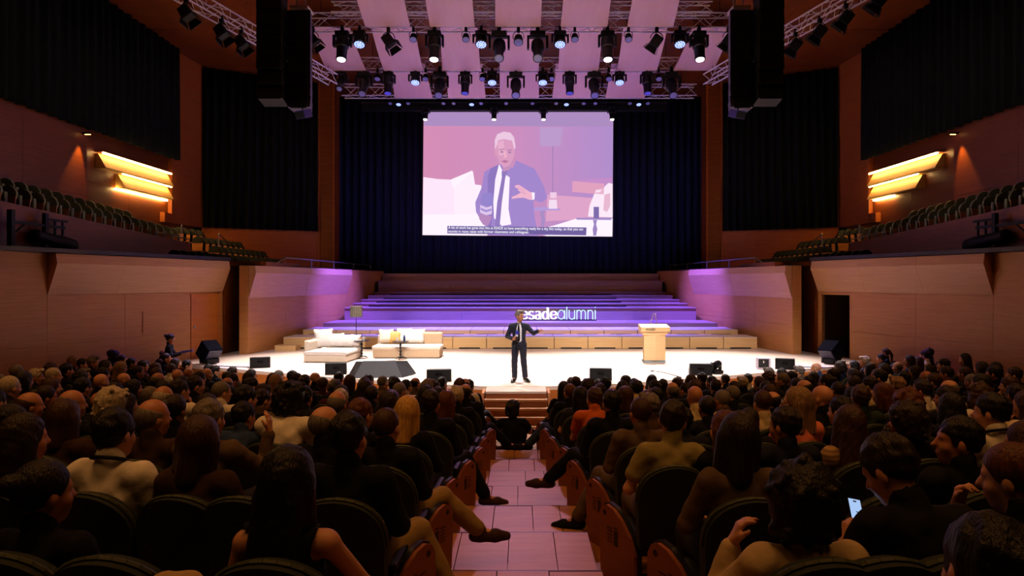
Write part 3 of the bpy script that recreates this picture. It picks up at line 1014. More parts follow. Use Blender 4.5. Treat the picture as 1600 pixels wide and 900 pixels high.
# ------------------------------------------------------------------ line arrays
M_GRILLE = plain('speaker_grille', '#0A0A0C', .7, bump=.2, scale=160)
M_ARRAYSIDE = plain('speaker_side', '#2A1E48', .5)
for s in (-1, 1):
    sd = SIDE[s]
    r = empty('line_array', (s * 6.22, 17.0, 8.0))
    tag(r, 'tall black hanging line array loudspeaker on the %s' % sd, 'loudspeaker', 'hanging loudspeakers')
    for i in range(9):
        tilt = math.radians(2 + 9 * max(0, 3 - i) / 3)
        z = .18 + i * .37
        R = Matrix.Rotation(-tilt, 3, 'X')
        c = MB().bev((0, .12 + .05 * max(0, 2 - i), z), (.62, .50, .355), .02, M=R).build('cabinet', M_CASE, r)
        MB().box(Vector((0, -.14 + .05 * max(0, 2 - i), z)), (.56, .02, .31), M=R).build('grille', M_GRILLE, c)
    MB().box((0, .1, 3.42), (.5, .6, .08)).tube((0, .1, 3.4), (0, .1, 5.5), .02).build('flying_frame', M_RAIL, r)
    r = empty('line_array', (s * 5.62, 17.45, 7.85))
    tag(r, 'narrower violet-edged line array hanging beside the main one, %s' % sd, 'loudspeaker', 'hanging loudspeakers')
    for i in range(8):
        tilt = math.radians(2 + 10 * max(0, 3 - i) / 3)
        z = .18 + i * .315
        R = Matrix.Rotation(-tilt, 3, 'X')
        c = MB().prism([R @ Vector(p) + Vector((0, .1, z)) for p in ((-.29, -.22, -.15), (.29, -.22, -.15), (.20, .24, -.15), (-.20, .24, -.15))], R @ Vector((0, 0, .30))).build('cabinet', M_ARRAYSIDE, r)
        MB().box(Vector((0, -.13, z)), (.40, .03, .28), M=R).build('grille', M_GRILLE, c)
    MB().box((0, .1, 2.62), (.46, .5, .07)).tube((-.1, .1, 2.6), (-.25, .1, 4.0), .03).tube((.1, .1, 2.6), (.1, .1, 5.65), .02).build('flying_frame', M_STEEL, r)
    # small box under the array
    b = empty('fill_speaker', (s * 5.46, 17.2, 7.72))
    b.rotation_euler = (math.radians(20), 0, s * .5)
    tag(b, 'small tilted violet loudspeaker hung below the %s line array' % sd, 'loudspeaker')
    MB().bev((0, 0, 0), (.34, .26, .20), .02).build('cabinet', plain('fill_violet', '#3A2A78', .5), b)
    MB().box((0, -.135, 0), (.30, .02, .16)).build('grille', M_GRILLE, b)
    MB().tube((0, 0, .08), (0, .05, .30), .015).build('bracket', M_CASE, b)

# =================================================================== SCREEN
SY = 34.0
scr = empty('projection_screen', (-.1, SY, 8.9))
tag(scr, 'large projection screen showing the speaker and two lines of subtitles', 'screen')
so_ = Vector(scr.location)
def zoom_pt(u, v, depth):
    return at(640 + u / 4.091, 160 + v / 4.091, SY) - so_ + Vector((0, -depth, 0))
BG = bpy.data.materials.new('projected_wall')
BG.use_nodes = True
nt = BG.node_tree
bs = nt.nodes['Principled BSDF']
bs.inputs['Base Color'].default_value = (.02, .02, .02, 1)
tc = nt.nodes.new('ShaderNodeTexCoord'); sep = nt.nodes.new('ShaderNodeSeparateXYZ')
mr = nt.nodes.new('ShaderNodeMapRange'); mr.inputs[1].default_value = -4.8; mr.inputs[2].default_value = 4.8
rp = nt.nodes.new('ShaderNodeValToRGB')
rp.color_ramp.elements[0].color = lin('#D48CB4'); rp.color_ramp.elements[1].color = lin('#AE8CCB')
e = rp.color_ramp.elements.new(.45); e.color = lin('#CC8CBC')
nt.links.new(tc.outputs['Object'], sep.inputs[0]); nt.links.new(sep.outputs['X'], mr.inputs[0]); nt.links.new(mr.outputs[0], rp.inputs[0])
nt.links.new(rp.outputs[0], bs.inputs['Emission Color']); bs.inputs['Emission Strength'].default_value = 1.0
def pic(name, pts, color, depth, strength=1.0, parent=None):
    m = MB()
    m.prism([zoom_pt(u, v, depth) for u, v in pts], (0, .004, 0))
    return m.build(name, glow('projected_' + color.lstrip('#'), color, strength), parent or scr)
def disc(cx, cy, rx, ry, n=20, a0=0, a1=2 * PI):
    return [(cx + rx * math.cos(a0 + (a1 - a0) * i / (n if a1 - a0 < 6.2 else n)), cy + ry * math.sin(a0 + (a1 - a0) * i / n)) for i in range(n if a1 - a0 > 6.2 else n + 1)]
def lathe_flat(pts):
    return pts
m = MB(); m.prism([zoom_pt(u, v, 0) for u, v in ((90, 49), (1302, 53), (1296, 858), (82, 848))], (0, .05, 0))
m.build('screen_sheet', BG, scr)
fr = MB()
for a_, b_ in (((88, 46), (1304, 50)), ((1304, 50), (1298, 861)), ((1298, 861), (80, 851)), ((80, 851), (88, 46))):
    p, q_ = zoom_pt(*a_, .0), zoom_pt(*b_, .0)
    fr.tube(p + Vector((0, .03, 0)), q_ + Vector((0, .03, 0)), .03, 6)
fr.build('screen_border', M_BLACK, scr)
hc = MB()
hc.tube((-3, .03, 3.1), (-3, .03, 4.6), .012).tube((3, .03, 3.1), (3, .03, 4.6), .012)
hc.build('hanging_cable', M_BLACK, scr)
pic('projected_curtain', [(92, 52), (1299, 56), (1300, 155), (92, 150)], '#AC8CC0', .006)
pic('projected_floor', [(880, 590), (1298, 620), (1296, 740), (870, 760)], '#DFA3C8', .006)
pic('projected_riser', [(1035, 500), (1296, 480), (1296, 600), (1035, 575)], '#C48CC8', .010)
pic('projected_riser', [(1040, 503), (1245, 520), (1240, 588), (1040, 572)], '#E0A0BE', .014)
pic('projected_lamp_shade', [(832, 160), (980, 160), (965, 280), (835, 280)], '#BC9ACC', .010)
pic('projected_lamp_pole', [(912, 280), (918, 280), (918, 590), (912, 590)], '#A080B8', .010)
pic('projected_sofa', [(88, 478), (180, 490), (262, 494), (400, 436), (418, 525), (458, 530), (470, 720), (500, 846), (83, 846)], '#FFF4FF', .010, 1.0)
pic('projected_cushion', [(90, 482), (180, 490), (262, 496), (285, 560), (290, 716), (88, 718)], '#FFE6FA', .014)
pic('projected_cushion', [(285, 545), (405, 440), (418, 525), (450, 540), (460, 716), (292, 716)], '#FFEEFC', .018)
pic('projected_seat', [(1298, 742), (1080, 738), (930, 785), (870, 800), (870, 855), (1296, 857)], '#FFF4FF', .010)
pic('projected_guest', [(1298, 520), (1270, 515), (1240, 545), (1190, 560), (1150, 660), (1140, 730), (1298, 735)], '#FBE8F8', .014)
pic('projected_guest_arm', [(1245, 590), (1282, 580), (1282, 660), (1262, 700), (1238, 690)], '#E8B8D0', .018)
pic('projected_table', [(795, 672), (870, 668), (965, 680), (960, 690), (800, 692)], '#B49AD8', .014)
pic('projected_table_leg', [(836, 692), (866, 692), (858, 720), (866, 750), (860, 792), (838, 792), (842, 750), (836, 720)], '#A88CC4', .014)
pic('projected_glass', [(897, 575), (940, 575), (938, 612), (900, 612)], '#F0CCE6', .018)
pic('projected_bottle', [(892, 622), (940, 622), (944, 680), (888, 680)], '#F4DCF0', .018)
pic('projected_table', [(1060, 738), (1290, 736), (1290, 752), (1070, 750)], '#A48CC8', .020)
pic('projected_table_leg', [(1172, 752), (1198, 752), (1192, 780), (1200, 810), (1192, 852), (1174, 852), (1170, 810), (1178, 780)], '#9C84C0', .020)
pic('projected_can', [(1176, 668), (1210, 668), (1210, 742), (1176, 742)], '#7C6AA8', .024)
# the projected man
body = [(575, 395), (520, 420), (478, 445), (462, 540), (420, 640), (425, 700), (470, 780), (500, 800), (500, 850), (825, 855), (800, 740), (790, 625), (845, 640), (880, 610), (860, 540), (800, 425), (720, 390), (680, 372), (660, 420)]
pic('projected_jacket', body, '#A286CC', .026)
pic('projected_jacket_lapel', [(575, 398), (520, 420), (500, 470), (500, 640), (470, 780), (520, 800), (535, 700), (545, 500)], '#8E76BE', .030)
pic('projected_shirt', [(572, 395), (548, 490), (535, 640), (540, 740), (590, 790), (650, 780), (632, 680), (640, 480), (625, 470), (600, 450)], '#FFF2FF', .034)
pic('projected_tie', [(588, 440), (630, 432), (612, 480), (590, 640), (575, 800), (545, 800), (560, 640), (590, 480)], '#9078BC', .038)
pic('projected_neck', [(588, 380), (660, 380), (640, 430), (600, 445)], '#C690BC', .040)
pic('projected_face', [(548, 250), (555, 330), (575, 390), (605, 418), (640, 405), (668, 350), (674, 270), (640, 215), (580, 215)], '#DA9CC0', .044)
pic('projected_ear', [(540, 300), (552, 292), (556, 340), (548, 348)], '#D898B8', .046)
pic('projected_cheek', [(560, 260), (600, 240), (610, 330), (575, 345)], '#E6AECC', .048)
pic('projected_hair', [(545, 300), (545, 240), (560, 205), (600, 188), (645, 195), (668, 225), (678, 290), (668, 300), (655, 245), (600, 235), (565, 245), (553, 290)], '#ECC8E2', .050)
pic('projected_brow', [(572, 300), (605, 296), (605, 304), (572, 308)], '#C084A8', .052)
pic('projected_brow', [(625, 302), (655, 302), (655, 309), (625, 310)], '#B880B0', .052)
pic('projected_eye', disc(590, 318, 10, 5, 10), '#9870A0', .052)
pic('projected_eye', disc(640, 320, 10, 5, 10), '#9870A8', .052)
pic('projected_nose', [(608, 310), (618, 312), (622, 352), (602, 356)], '#EDB0C4', .053)
pic('projected_mouth', [(585, 378), (610, 370), (635, 378), (612, 388)], '#B4709C', .052)
pic('projected_microphone', [(470, 580), (525, 578), (535, 610), (528, 660), (460, 660), (455, 620)], '#9484CC', .054)
pic('projected_microphone_band', [(452, 655), (490, 672), (528, 660), (526, 715), (490, 722), (450, 705)], '#DCC4EC', .055)
pic('projected_microphone_stripe', [(455, 675), (490, 690), (524, 680), (524, 690), (490, 702), (455, 687)], '#9A86CC', .057)
pic('projected_fist', [(445, 705), (490, 722), (525, 725), (520, 755), (500, 790), (470, 782), (445, 745)], '#B688BC', .056)
pic('projected_cuff', [(778, 575), (800, 578), (798, 620), (780, 625)], '#FFF0FF', .054)
hand = [(780, 580), (740, 555), (700, 528), (678, 530), (672, 542), (700, 556), (690, 562), (712, 575), (690, 590), (655, 605), (652, 618), (690, 612), (730, 610), (770, 625), (785, 615)]
pic('projected_hand', hand, '#F0B4CC', .058)
for k_, (p, q_) in enumerate((((688, 536), (735, 568)), ((700, 550), (735, 580)), ((712, 572), (745, 590)))):
    pic('projected_finger_gap', [p, (p[0] + 4, p[1] + 4), q_, (q_[0] - 2, q_[1] - 4)], '#C888B4', .060)
pic('projected_subtitle_band', [(242, 790), (1130, 800), (1128, 850), (242, 838)], '#6E5E9E', .062)
pic('projected_progress_bar', [(83, 844), (496, 849), (496, 853), (83, 848)], '#FFF4FF', .062)
pic('projected_progress_bar', [(855, 849), (1294, 855), (1294, 858), (855, 853)], '#F8E8FF', .062)
def text_line(name, body_, u0, v0, u1, v1, size, mat, parent, depth):
    cu = bpy.data.curves.new(name, 'FONT')
    cu.body = body_
    cu.size = 1.0
    cu.extrude = 0.0
    o = bpy.data.objects.new(name, cu)
    col.objects.link(o)
    dg = bpy.context.evaluated_depsgraph_get()
    me = bpy.data.meshes.new_from_object(o.evaluated_get(dg))
    bpy.data.objects.remove(o)
    me.materials.clear()
    me.materials.append(mat)
    xs = [v.co.x for v in me.vertices]
    w = max(xs) - min(xs)
    a, b = zoom_pt(u0, v0, depth), zoom_pt(u1, v1, depth)
    sx = (b.x - a.x) / w
    sy = size
    x0 = min(xs)
    for v in me.vertices:
        t = (v.co.x - x0) / w
        base = a.lerp(b, t)
        v.co = Vector((base.x, base.y, base.z + v.co.y * sy))
    return link(name, me, parent)
M_SUB = glow('projected_lettering', '#FFFFFF', 1.2)
text_line('subtitle_line', 'A lot of work has gone into this at ESADE to have everything ready for a day like today, so that you can', 248, 808, 1108, 819, .19, M_SUB, scr, .068)
text_line('subtitle_line', 'reunite in many cases with former classmates and colleagues.', 248, 832, 762, 838, .19, M_SUB, scr, .068)

# =================================================================== LETTER SIGN
def arc(cx, cy, rx, ry, a0, a1, n=18):
    return [(cx + rx * math.cos(math.radians(a0 + (a1 - a0) * i / n)), cy + ry * math.sin(math.radians(a0 + (a1 - a0) * i / n))) for i in range(n + 1)]
SERIF = {
    'e': (.86, [arc(.43, .5, .34, .44, 0, 335, 30), [(.10, .52), (.77, .52)]]),
    's': (.72, [arc(.36, .72, .24, .22, 30, 260, 18) + arc(.36, .27, .26, .22, 80, -160, 20)]),
    'a': (.84, [arc(.36, .74, .25, .20, 150, 0, 14) + [(.61, .3), (.66, .08), (.80, .06)], arc(.36, .28, .25, .24, 60, 330, 20)]),
    'd': (.92, [arc(.40, .47, .30, .43, 20, 340, 26), [(.68, 0.04), (.68, 1.34)], [(.52, 1.31), (.70, 1.35)], [(.68, .05), (.88, .06)]]),
}
SANS = {
    'a': (.86, [arc(.40, .5, .34, .46, 0, 360, 30), [(.76, .98), (.76, .02)]]),
    'l': (.24, [[(.12, 0), (.12, 1.32)]]),
    'u': (.80, [[(.12, .98), (.12, .36)] + arc(.40, .36, .28, .34, 180, 360, 16), [(.68, .98), (.68, .02)]]),
    'm': (1.14, [[(.12, 0), (.12, .98)], arc(.34, .66, .22, .30, 180, 0, 12) + [(.56, 0)], arc(.78, .66, .22, .30, 180, 0, 12) + [(1.0, 0)]]),
    'n': (.76, [[(.12, 0), (.12, .98)], arc(.37, .64, .25, .32, 180, 0, 12) + [(.62, 0)]]),
    'i': (.24, [[(.12, 0), (.12, .98)], [(.12, 1.2), (.12, 1.31)]]),
}
def ribbon(m, pts, wfun, depth, sc, ox, oz):
    n = len(pts)
    Lp, Rp = [], []
    for i in range(n):
        a = Vector(pts[max(0, i - 1)]); b = Vector(pts[min(n - 1, i + 1)])
        d = (b - a)
        d = d.normalized() if d.length > 1e-6 else Vector((1, 0))
        w = wfun(d) / 2
        p = Vector(pts[i])
        Lp.append(p + Vector((-d.y, d.x)) * w)
        Rp.append(p - Vector((-d.y, d.x)) * w)
    for i in range(n - 1):
        q = [Lp[i], Lp[i + 1], Rp[i + 1], Rp[i]]
        f3 = [(ox + c.x * sc, 0.0, oz + c.y * sc) for c in q]
        m.prism(f3, (0, depth, 0))
def word(text, glyphs, wfun, sc, ox, oz, depth, mat, parent, name):
    x = ox
    for ch in text:
        adv, strokes = glyphs[ch]
        m = MB()
        for st in strokes:
            ribbon(m, st, wfun, depth, sc, x, oz)
        m.build(name, mat, parent)
        x += adv * sc
    return x
bold = lambda d: .075 + .185 * abs(d.y) ** 1.5
thin = lambda d: .085
sgY = 30.15
sg = empty('letter_sign', (X_of(813, sgY), sgY, 1.777))
tag(sg, 'free-standing glowing letter sign reading esadealumni on the choir step', 'sign')
M_LET = glow('sign_white', '#FFFFFF', 1.6)
M_LET2 = glow('sign_cyan', '#BFE4FF', 1.5)
sc_ = .385
x_end = word('esade', SERIF, bold, sc_, 0.02, .05, .07, M_LET, sg, 'letter')
tot = sum(SANS[c][0] for c in 'alumni')
sc2 = (X_of(932, sgY) - X_of(813, sgY) - x_end) / tot
word('alumni', SANS, thin, sc2, x_end + .0, .05, .05, M_LET2, sg, 'letter')
MB().span(0.0, X_of(932, sgY) - X_of(813, sgY), -.04, .16, 0, .045).build('plinth', M_BLACK, sg)
# =================================================================== STAGE FURNITURE
M_SOFA = plain('cream_linen', '#E6D6C0', .9, var=.05, scale=40, bump=.1)
M_SOFA2 = plain('sand_linen', '#C9AE8C', .9, var=.06, scale=40, bump=.1)
M_CUSHW = plain('white_cotton', '#F0E8E0', .9, var=.04)
M_CUSHG = plain('gold_cotton', '#C89A54', .85, var=.1)
M_IRON = plain('dark_iron', '#26242A', .35, .6)

def pillow_mesh(w, h, t, mat, name='pillow'):
    n = 8
    vs, fs = [], []
    for sgn in (1, -1):
        for i in range(n + 1):
            for j in range(n + 1):
                u, v = 2 * i / n - 1, 2 * j / n - 1
                e = (1 - u ** 4) * (1 - v ** 4)
                pin = 1 - .10 * (1 - abs(u) ** 2) * abs(v) ** 6 - .0
                pin2 = 1 - .10 * (1 - abs(v) ** 2) * abs(u) ** 6
                vs.append((u * w / 2 * pin2, sgn * t / 2 * e ** .6, v * h / 2 * pin))
    N = (n + 1) ** 2
    for i in range(n):
        for j in range(n):
            a = i * (n + 1) + j
            fs.append((a, a + 1, a + n + 2, a + n + 1))
            fs.append((N + a, N + a + n + 1, N + a + n + 2, N + a + 1))
    me = bpy.data.meshes.new(name)
    me.from_pydata(vs, [], fs)
    bm = bmesh.new(); bm.from_mesh(me)
    bmesh.ops.remove_doubles(bm, verts=bm.verts, dist=1e-5)
    bmesh.ops.recalc_face_normals(bm, faces=bm.faces)
    bm.to_mesh(me); bm.free()
    me.materials.append(mat)
    me.polygons.foreach_set('use_smooth', [True] * len(me.polygons))
    return me
def cushion(label, loc, rot, size, mat):
    o = link('cushion', pillow_mesh(size[0], size[1], size[2], mat))
    o.location = loc
    o.rotation_euler = rot
    tag(o, label, 'cushion', 'cushions on the stage sofas')
    return o
# sofa near the lamp, turned towards the middle
s1 = empty('sofa', (-5.95, 21.75, 1.0), math.radians(-6))
SX = -.23
tag(s1, 'white corner sofa nearest the side wall, beside the floor lamp', 'sofa', 'stage sofas')
MB().bev((0, 0, .12), (1.35, 1.45, .20), .03).build('base', M_SOFA, s1)
MB().bev((0, 0, .285), (1.38, 1.48, .13), .05).build('seat_cushion', M_CUSHW, s1)
MB().bev((-.62, .05, .50), (.16, 1.40, .34), .06).build('side_back', M_SOFA, s1)
MB().bev((.05, .66, .48), (1.25, .16, .30), .06).build('backrest', M_SOFA, s1)
for x in (-.6, .6):
    for y in (-.65, .65):
        MB().tube((x, y, 0), (x, y, .04), .03).build('leg', M_IRON, s1)
cushion('tall white cushion in the corner of the sofa nearest the wall', (-6.12 + SX, 22.05, 1.68), (-.3, 0, .5), (.62, .62, .20), M_CUSHW)
cushion('white cushion, second along the sofa nearest the wall', (-5.76 + SX, 22.22, 1.60), (-.3, 0, .12), (.50, .46, .18), M_CUSHW)
cushion('white cushion, third along the sofa nearest the wall', (-5.45 + SX, 22.26, 1.58), (-.3, 0, 0), (.48, .42, .18), M_CUSHW)
cushion('white cushion at the lamp end of the wall-side sofa', (-5.20 + SX, 22.28, 1.58), (-.3, 0, -.1), (.42, .40, .18), M_CUSHW)
# long daybed sofa
s2 = empty('sofa', (-3.72, 22.75, 1.0), 0.0)
tag(s2, 'long beige daybed sofa with a block backrest at one end', 'sofa', 'stage sofas')
MB().bev((0, 0, .15), (2.18, 1.0, .26), .03).build('base', M_SOFA2, s2)
MB().bev((0, 0, .335), (2.24, 1.06, .13), .05).build('seat_cushion', M_SOFA, s2)
MB().bev((.66, .38, .58), (.86, .24, .42), .06).build('backrest', M_SOFA2, s2)
MB().bev((-.45, .42, .54), (1.30, .16, .34), .06).build('backrest', M_SOFA, s2)
for x in (-1.0, 1.0):
    for y in (-.42, .42):
        MB().tube((x, y, 0), (x, y, .04), .03).build('leg', M_IRON, s2)
cushion('cream cushion at the lamp end of the beige daybed', (-4.52, 23.0, 1.66), (-.32, 0, .15), (.50, .50, .18), M_SOFA)
cushion('golden cushion on the beige daybed', (-4.20, 22.96, 1.63), (-.32, 0, -.12), (.44, .44, .16), M_CUSHG)
cushion('white square cushion on the beige daybed beside the golden one', (-3.92, 23.02, 1.68), (-.3, 0, .1), (.50, .52, .18), M_CUSHW)
cushion('wide white cushion in the middle of the beige daybed', (-3.50, 23.04, 1.66), (-.3, 0, -.05), (.56, .50, .18), M_CUSHW)

def turned_table(label, loc):
    t = empty('side_table', loc)
    tag(t, label, 'side table', 'turned side tables on stage')
    MB().lathe([(.02, .55), (.26, .555), (.27, .565), (.26, .58), (.02, .58)], 24).build('table_top', M_IRON, t, True)
    MB().lathe([(.03, .03), (.035, .08), (.02, .11), (.045, .15), (.02, .20), (.045, .25), (.02, .30), (.045, .35), (.02, .40), (.045, .45), (.02, .50), (.035, .55)], 14).build('stem', M_IRON, t, True)
    for i in range(3):
        a = i * 2 * PI / 3 + .4
        MB().path([(0, 0, .07), (.10 * math.cos(a), .10 * math.sin(a), .06), (.2 * math.cos(a), .2 * math.sin(a), .012)], .016).build('foot', M_IRON, t)
    return t
turned_table('dark turned side table beside the floor lamp', (-5.18, 22.3, 1.0))
turned_table('dark turned side table in front of the beige daybed', (-3.86, 22.0, 1.0))
def glass(label, loc, r=.035, h=.12):
    g = empty('drinking_glass', loc)
    tag(g, label, 'glass')
    mg = plain('clear_glass', '#E8E8F0', .08)
    MB().lathe([(r * .8, 0), (r * .85, .01), (r, h), (r * .93, h), (r * .78, .012)], 14).build('tumbler', mg, g, True)
    MB().lathe([(r * .75, .012), (r * .85, h * .5)], 14).build('water', plain('water', '#C8CCD8', .1), g, True)
glass('small water glass on the table by the lamp', (-5.10, 22.22, 1.582))
glass('small water glass on the table before the daybed', (-3.95, 21.95, 1.582))
b = empty('water_bottle', (-3.74, 22.02, 1.582))
tag(b, 'small dark bottle on the table before the daybed', 'bottle')
MB().lathe([(.035, 0), (.037, .02), (.037, .13), (.016, .18), (.014, .21)], 14).build('bottle_body', plain('bottle_blue', '#28386A', .2), b, True)
MB().lathe([(.017, .205), (.017, .235)], 12).build('bottle_cap', M_CUSHW, b)
# floor lamp
fl = empty('floor_lamp', (-5.54, 23.05, 1.0))
tag(fl, 'tall floor lamp with a pleated grey drum shade behind the sofas', 'floor lamp')
MB().lathe([(.16, 0), (.16, .015), (.03, .03)], 20).build('base', M_IRON, fl, True)
MB().tube((0, 0, .02), (0, 0, 1.40), .012).build('pole', M_IRON, fl)
m = MB()
n = 36
vs, fs = [], []
for i in range(n):
    a = 2 * PI * i / n
    r = .20 + (.006 if i % 2 else -.006)
    vs += [(r * math.cos(a), r * math.sin(a), 1.31), (r * .97 * math.cos(a), r * .97 * math.sin(a), 1.66)]
for i in range(n):
    a, c = 2 * i, 2 * ((i + 1) % n)
    fs.append((a, c, c + 1, a + 1))
m.add(vs, fs)
m.build('lamp_shade', plain('grey_silk_shade', '#6A645A', .8), fl)
m = MB()
for z in (1.31, 1.66):
    m.lathe([(.195, z - .006), (.207, z - .006), (.207, z + .006), (.195, z + .006)], 24)
m.build('shade_trim', plain('shade_trim', '#6E665C', .7), fl)

# ------------------------------------------------------------------ lectern
lc = empty('lectern', (4.14, 21.2, 1.0))
tag(lc, 'pale wooden lectern with two thin gooseneck microphones', 'lectern')
M_LECT = wood('lectern_maple', '#E2BE86', '#EBCB98')
MB().span(-.33, .33, -.20, .22, 0, .08).build('plinth', plain('plinth_grey', '#8E9898', .6), lc)
m = MB()
m.prism([(-.33, -.17, .08), (0, -.26, .08), (.33, -.17, .08), (.30, .2, .08), (-.30, .2, .08)], (0, 0, .80))
m.build('column', M_LECT, lc)
m = MB()
m.prism([(-.37, -.24, .86), (.37, -.24, .86), (.37, .24, .86), (-.37, .24, .86)], (0, 0, .11))
m.build('collar', M_LECT, lc)
m = MB()
m.prism([(-.44, -.32, .97), (-.44, -.32, 1.10), (-.44, .25, 1.17), (-.44, .25, .97)], (.88, 0, 0))
top = m.build('desk_top', M_LECT, lc)
px_ = -.30
for ch in 'esade':
    adv, strokes = SERIF[ch]
    m = MB()
    for st in strokes:
        ribbon(m, st, bold, .008, .07, px_, 1.0)
    for i in range(len(m.v)):
        v = m.v[i]
        m.v[i] = (v[0], v[1] - .328, v[2])
    m.build('letter', plain('lettering_grey', '#5A5048', .6), top)
    px_ += adv * .07
for sx in (-1, 1):
    g = MB().path([(sx * .08, .05, 1.13), (sx * .10, .02, 1.25), (sx * .05, -.05, 1.38), (sx * .02 + sx * .02, -.10, 1.46)], .008)
    g.tube((sx * .04, -.10, 1.46), (sx * .03, -.13, 1.52), .014)
    g.build('microphone', M_RAIL, lc)

# ------------------------------------------------------------------ stage monitors
def wedge(name, label, loc, rz, w=.56, d=.42, h=.30, flap=True):
    r = empty(name, loc, rz)
    tag(r, label, 'stage monitor', 'black monitors along the stage edge')
    c = MB().prism([(-w / 2, -d / 2, 0.0), (-w / 2, -d / 2, h), (-w / 2, -d * .05, h), (-w / 2, d / 2, h * .25), (-w / 2, d / 2, 0)], (w, 0, 0)).build('cabinet', M_CASE, r)
    n = Vector((0, h * .75, d * .55)).normalized()
    p0 = Vector((0, -d * .05, h)); p1 = Vector((0, d / 2, h * .25))
    mid = (p0 + p1) / 2 + n * .008
    ax = (p1 - p0).normalized()
    M3 = Matrix(((1, 0, 0), (0, ax.y, n.y), (0, ax.z, n.z)))
    MB().box(mid, (w * .9, (p1 - p0).length * .9, .016), M=M3).build('grille', M_GRILLE, c)
    MB().box((0, -d / 2 - .012, h * .6), (.16, .024, .05)).build('carry_handle', M_BLACKGLOSS, c)
    return r
wedge('stage_monitor', 'small black stage monitor nearest the sofa-side wall', (-7.6, 19.95, 1.0), .35)
wedge('stage_monitor', 'black stage monitor beside the big floor display, sofa side', (-5.0, 18.55, 1.0), .2)
wedge('stage_monitor', 'black stage monitor on the sofa side of the stage stair', (-2.05, 17.25, 1.0), .1, .62)
wedge('stage_monitor', 'black stage monitor between the stair and the lectern', (2.05, 17.45, 1.0), -.1, .56)
wedge('stage_monitor', 'black stage monitor in front of the lectern end', (4.85, 18.4, 1.0), -.15, .58)
wedge('stage_monitor', 'small black stage monitor beside the white box, lectern side', (7.6, 19.6, 1.0), -.4, .52)
# large confidence display lying tilted in a black hood
r = empty('floor_display', (-3.72, 17.95, 1.0), .12)
tag(r, 'big black hooded floor display facing the speaker, largest on stage edge', 'display')
c = MB().prism([(-.62, -.25, 0), (.62, -.25, 0), (.42, .10, .40), (-.42, .10, .40)], (0, .10, 0)).build('back_panel', plain('display_back', '#16161E', .5), r)
MB().prism([(.62, -.25, .0), (.42, .10, .40), (.70, .45, .36), (.95, .35, .02)], (.02, 0, 0)).build('side_flap', M_CASE, r)
MB().prism([(-.62, -.25, .0), (-.42, .10, .40), (-.62, .45, .36), (-.80, .35, .02)], (-.02, 0, 0)).build('side_flap', M_CASE, r)
MB().prism([(-.40, .20, .39), (.40, .20, .39), (.60, .55, .03), (-.60, .55, .03)], (0, .02, .0)).build('display_panel', M_BLACKGLOSS, r)
# moving head standing on the deck
r = empty('deck_light', (5.32, 18.55, 1.0), .4)
tag(r, 'black moving head light standing on the stage deck', 'stage light')
MB().bev((0, 0, .05), (.30, .26, .10), .02).build('base', M_CASE, r)
y = MB().prism([(x_, -.05, z_) for x_, z_ in ((-.15, .31), (-.15, .09), (.15, .09), (.15, .31), (.11, .31), (.11, .12), (-.11, .12), (-.11, .31))], (0, .10, 0))
y.build('yoke', M_CASE, r)
hd = MB().lathe([(.07, -.14), (.10, -.10), (.10, .08), (.08, .14)], 14, Matrix.Rotation(1.1, 3, 'X'), (0, 0, .24)).build('head', M_CASE_V, r, True)
# white box speaker
r = empty('box_speaker', (6.95, 19.55, 1.0), -.25)
tag(r, 'white-edged box speaker with a dark square grille on stage', 'loudspeaker')
MB().bev((0, 0, .17), (.38, .34, .32), .02).build('cabinet', plain('speaker_white', '#C9BDD0', .5), r)
MB().box((0, -.175, .18), (.28, .015, .24)).build('grille', M_GRILLE, r)
MB().box((0, -.186, .22), (.025, .01, .06)).build('badge', M_CUSHW, r)
MB().box((0, 0, .004), (.46, .42, .01)).build('foot_plate', M_CUSHW, r)
# tilted speaker boxes at the stage ends
for s in (-1, 1):
    r = empty('tilted_speaker', (s * 9.45, 20.75, 1.02), s * .55)
    tag(r, 'large dark loudspeaker box tipped back at the %s end of the stage' % SIDE[s], 'loudspeaker')
    R = Matrix.Rotation(s * math.radians(-38), 3, 'Y')
    c = MB().bev((0, 0, .36), (.46, .50, .52), .02, M=R).build('cabinet', plain('speaker_navy', '#06060C', .9, spec=.05), r)
    MB().box(Vector((0, 0, .36)) + R @ Vector((-s * .24, 0, 0)), (.02, .44, .46), M=R).build('grille', plain('grille_violet', '#141028', .6), c)
    MB().box(Vector((0, 0, .07)), (.40, .40, .12)).build('stand', M_CASE, r)
# small boom microphone and floor tape on the deck
r = empty('boundary_microphone', (X_of(1035, 17.9), 17.95, 1.0))
tag(r, 'thin low microphone stand lying on the stage near the lectern', 'microphone')
MB().path([(-.2, .08, .14), (.0, .03, .12), (.42, -.12, .02)], .01).build('boom', M_IRON, r)
MB().tube((-.28, .10, .14), (-.2, .08, .14), .02).build('capsule', M_IRON, r)
MB().lathe([(.07, 0), (.07, .012), (.02, .02)], 12, None, (.42, -.12, 0)).build('base', M_IRON, r)
for i, px in enumerate((904, 913, 921)):
    o = MB().prism([(0, 0, 0), (.05, 0, 0), (-.25, .95, 0), (-.30, .95, 0)], (0, 0, .004)).build('floor_tape', plain('tape_mauve', '#B8A0B4', .7))
    o.location = (X_of(px, 18.2), 18.0, 1.001)
    tag(o, 'pale mauve tape strip on the stage floor, %s from the stair' % ORD[i + 1], 'tape', 'tape marks on the deck')
for s, x0, x1, yy in ((-1, -9.2, -7.9, 19.9), (1, 7.95, 9.2, 19.7)):
    o = MB().path([(x0, yy + .35, 1.012), ((x0 + x1) / 2, yy + .12, 1.012), (x1, yy, 1.012)], .012).build('stage_cable', M_BLACK)
    tag(o, 'thin black cable along the %s stage edge' % SIDE[s], 'cable')
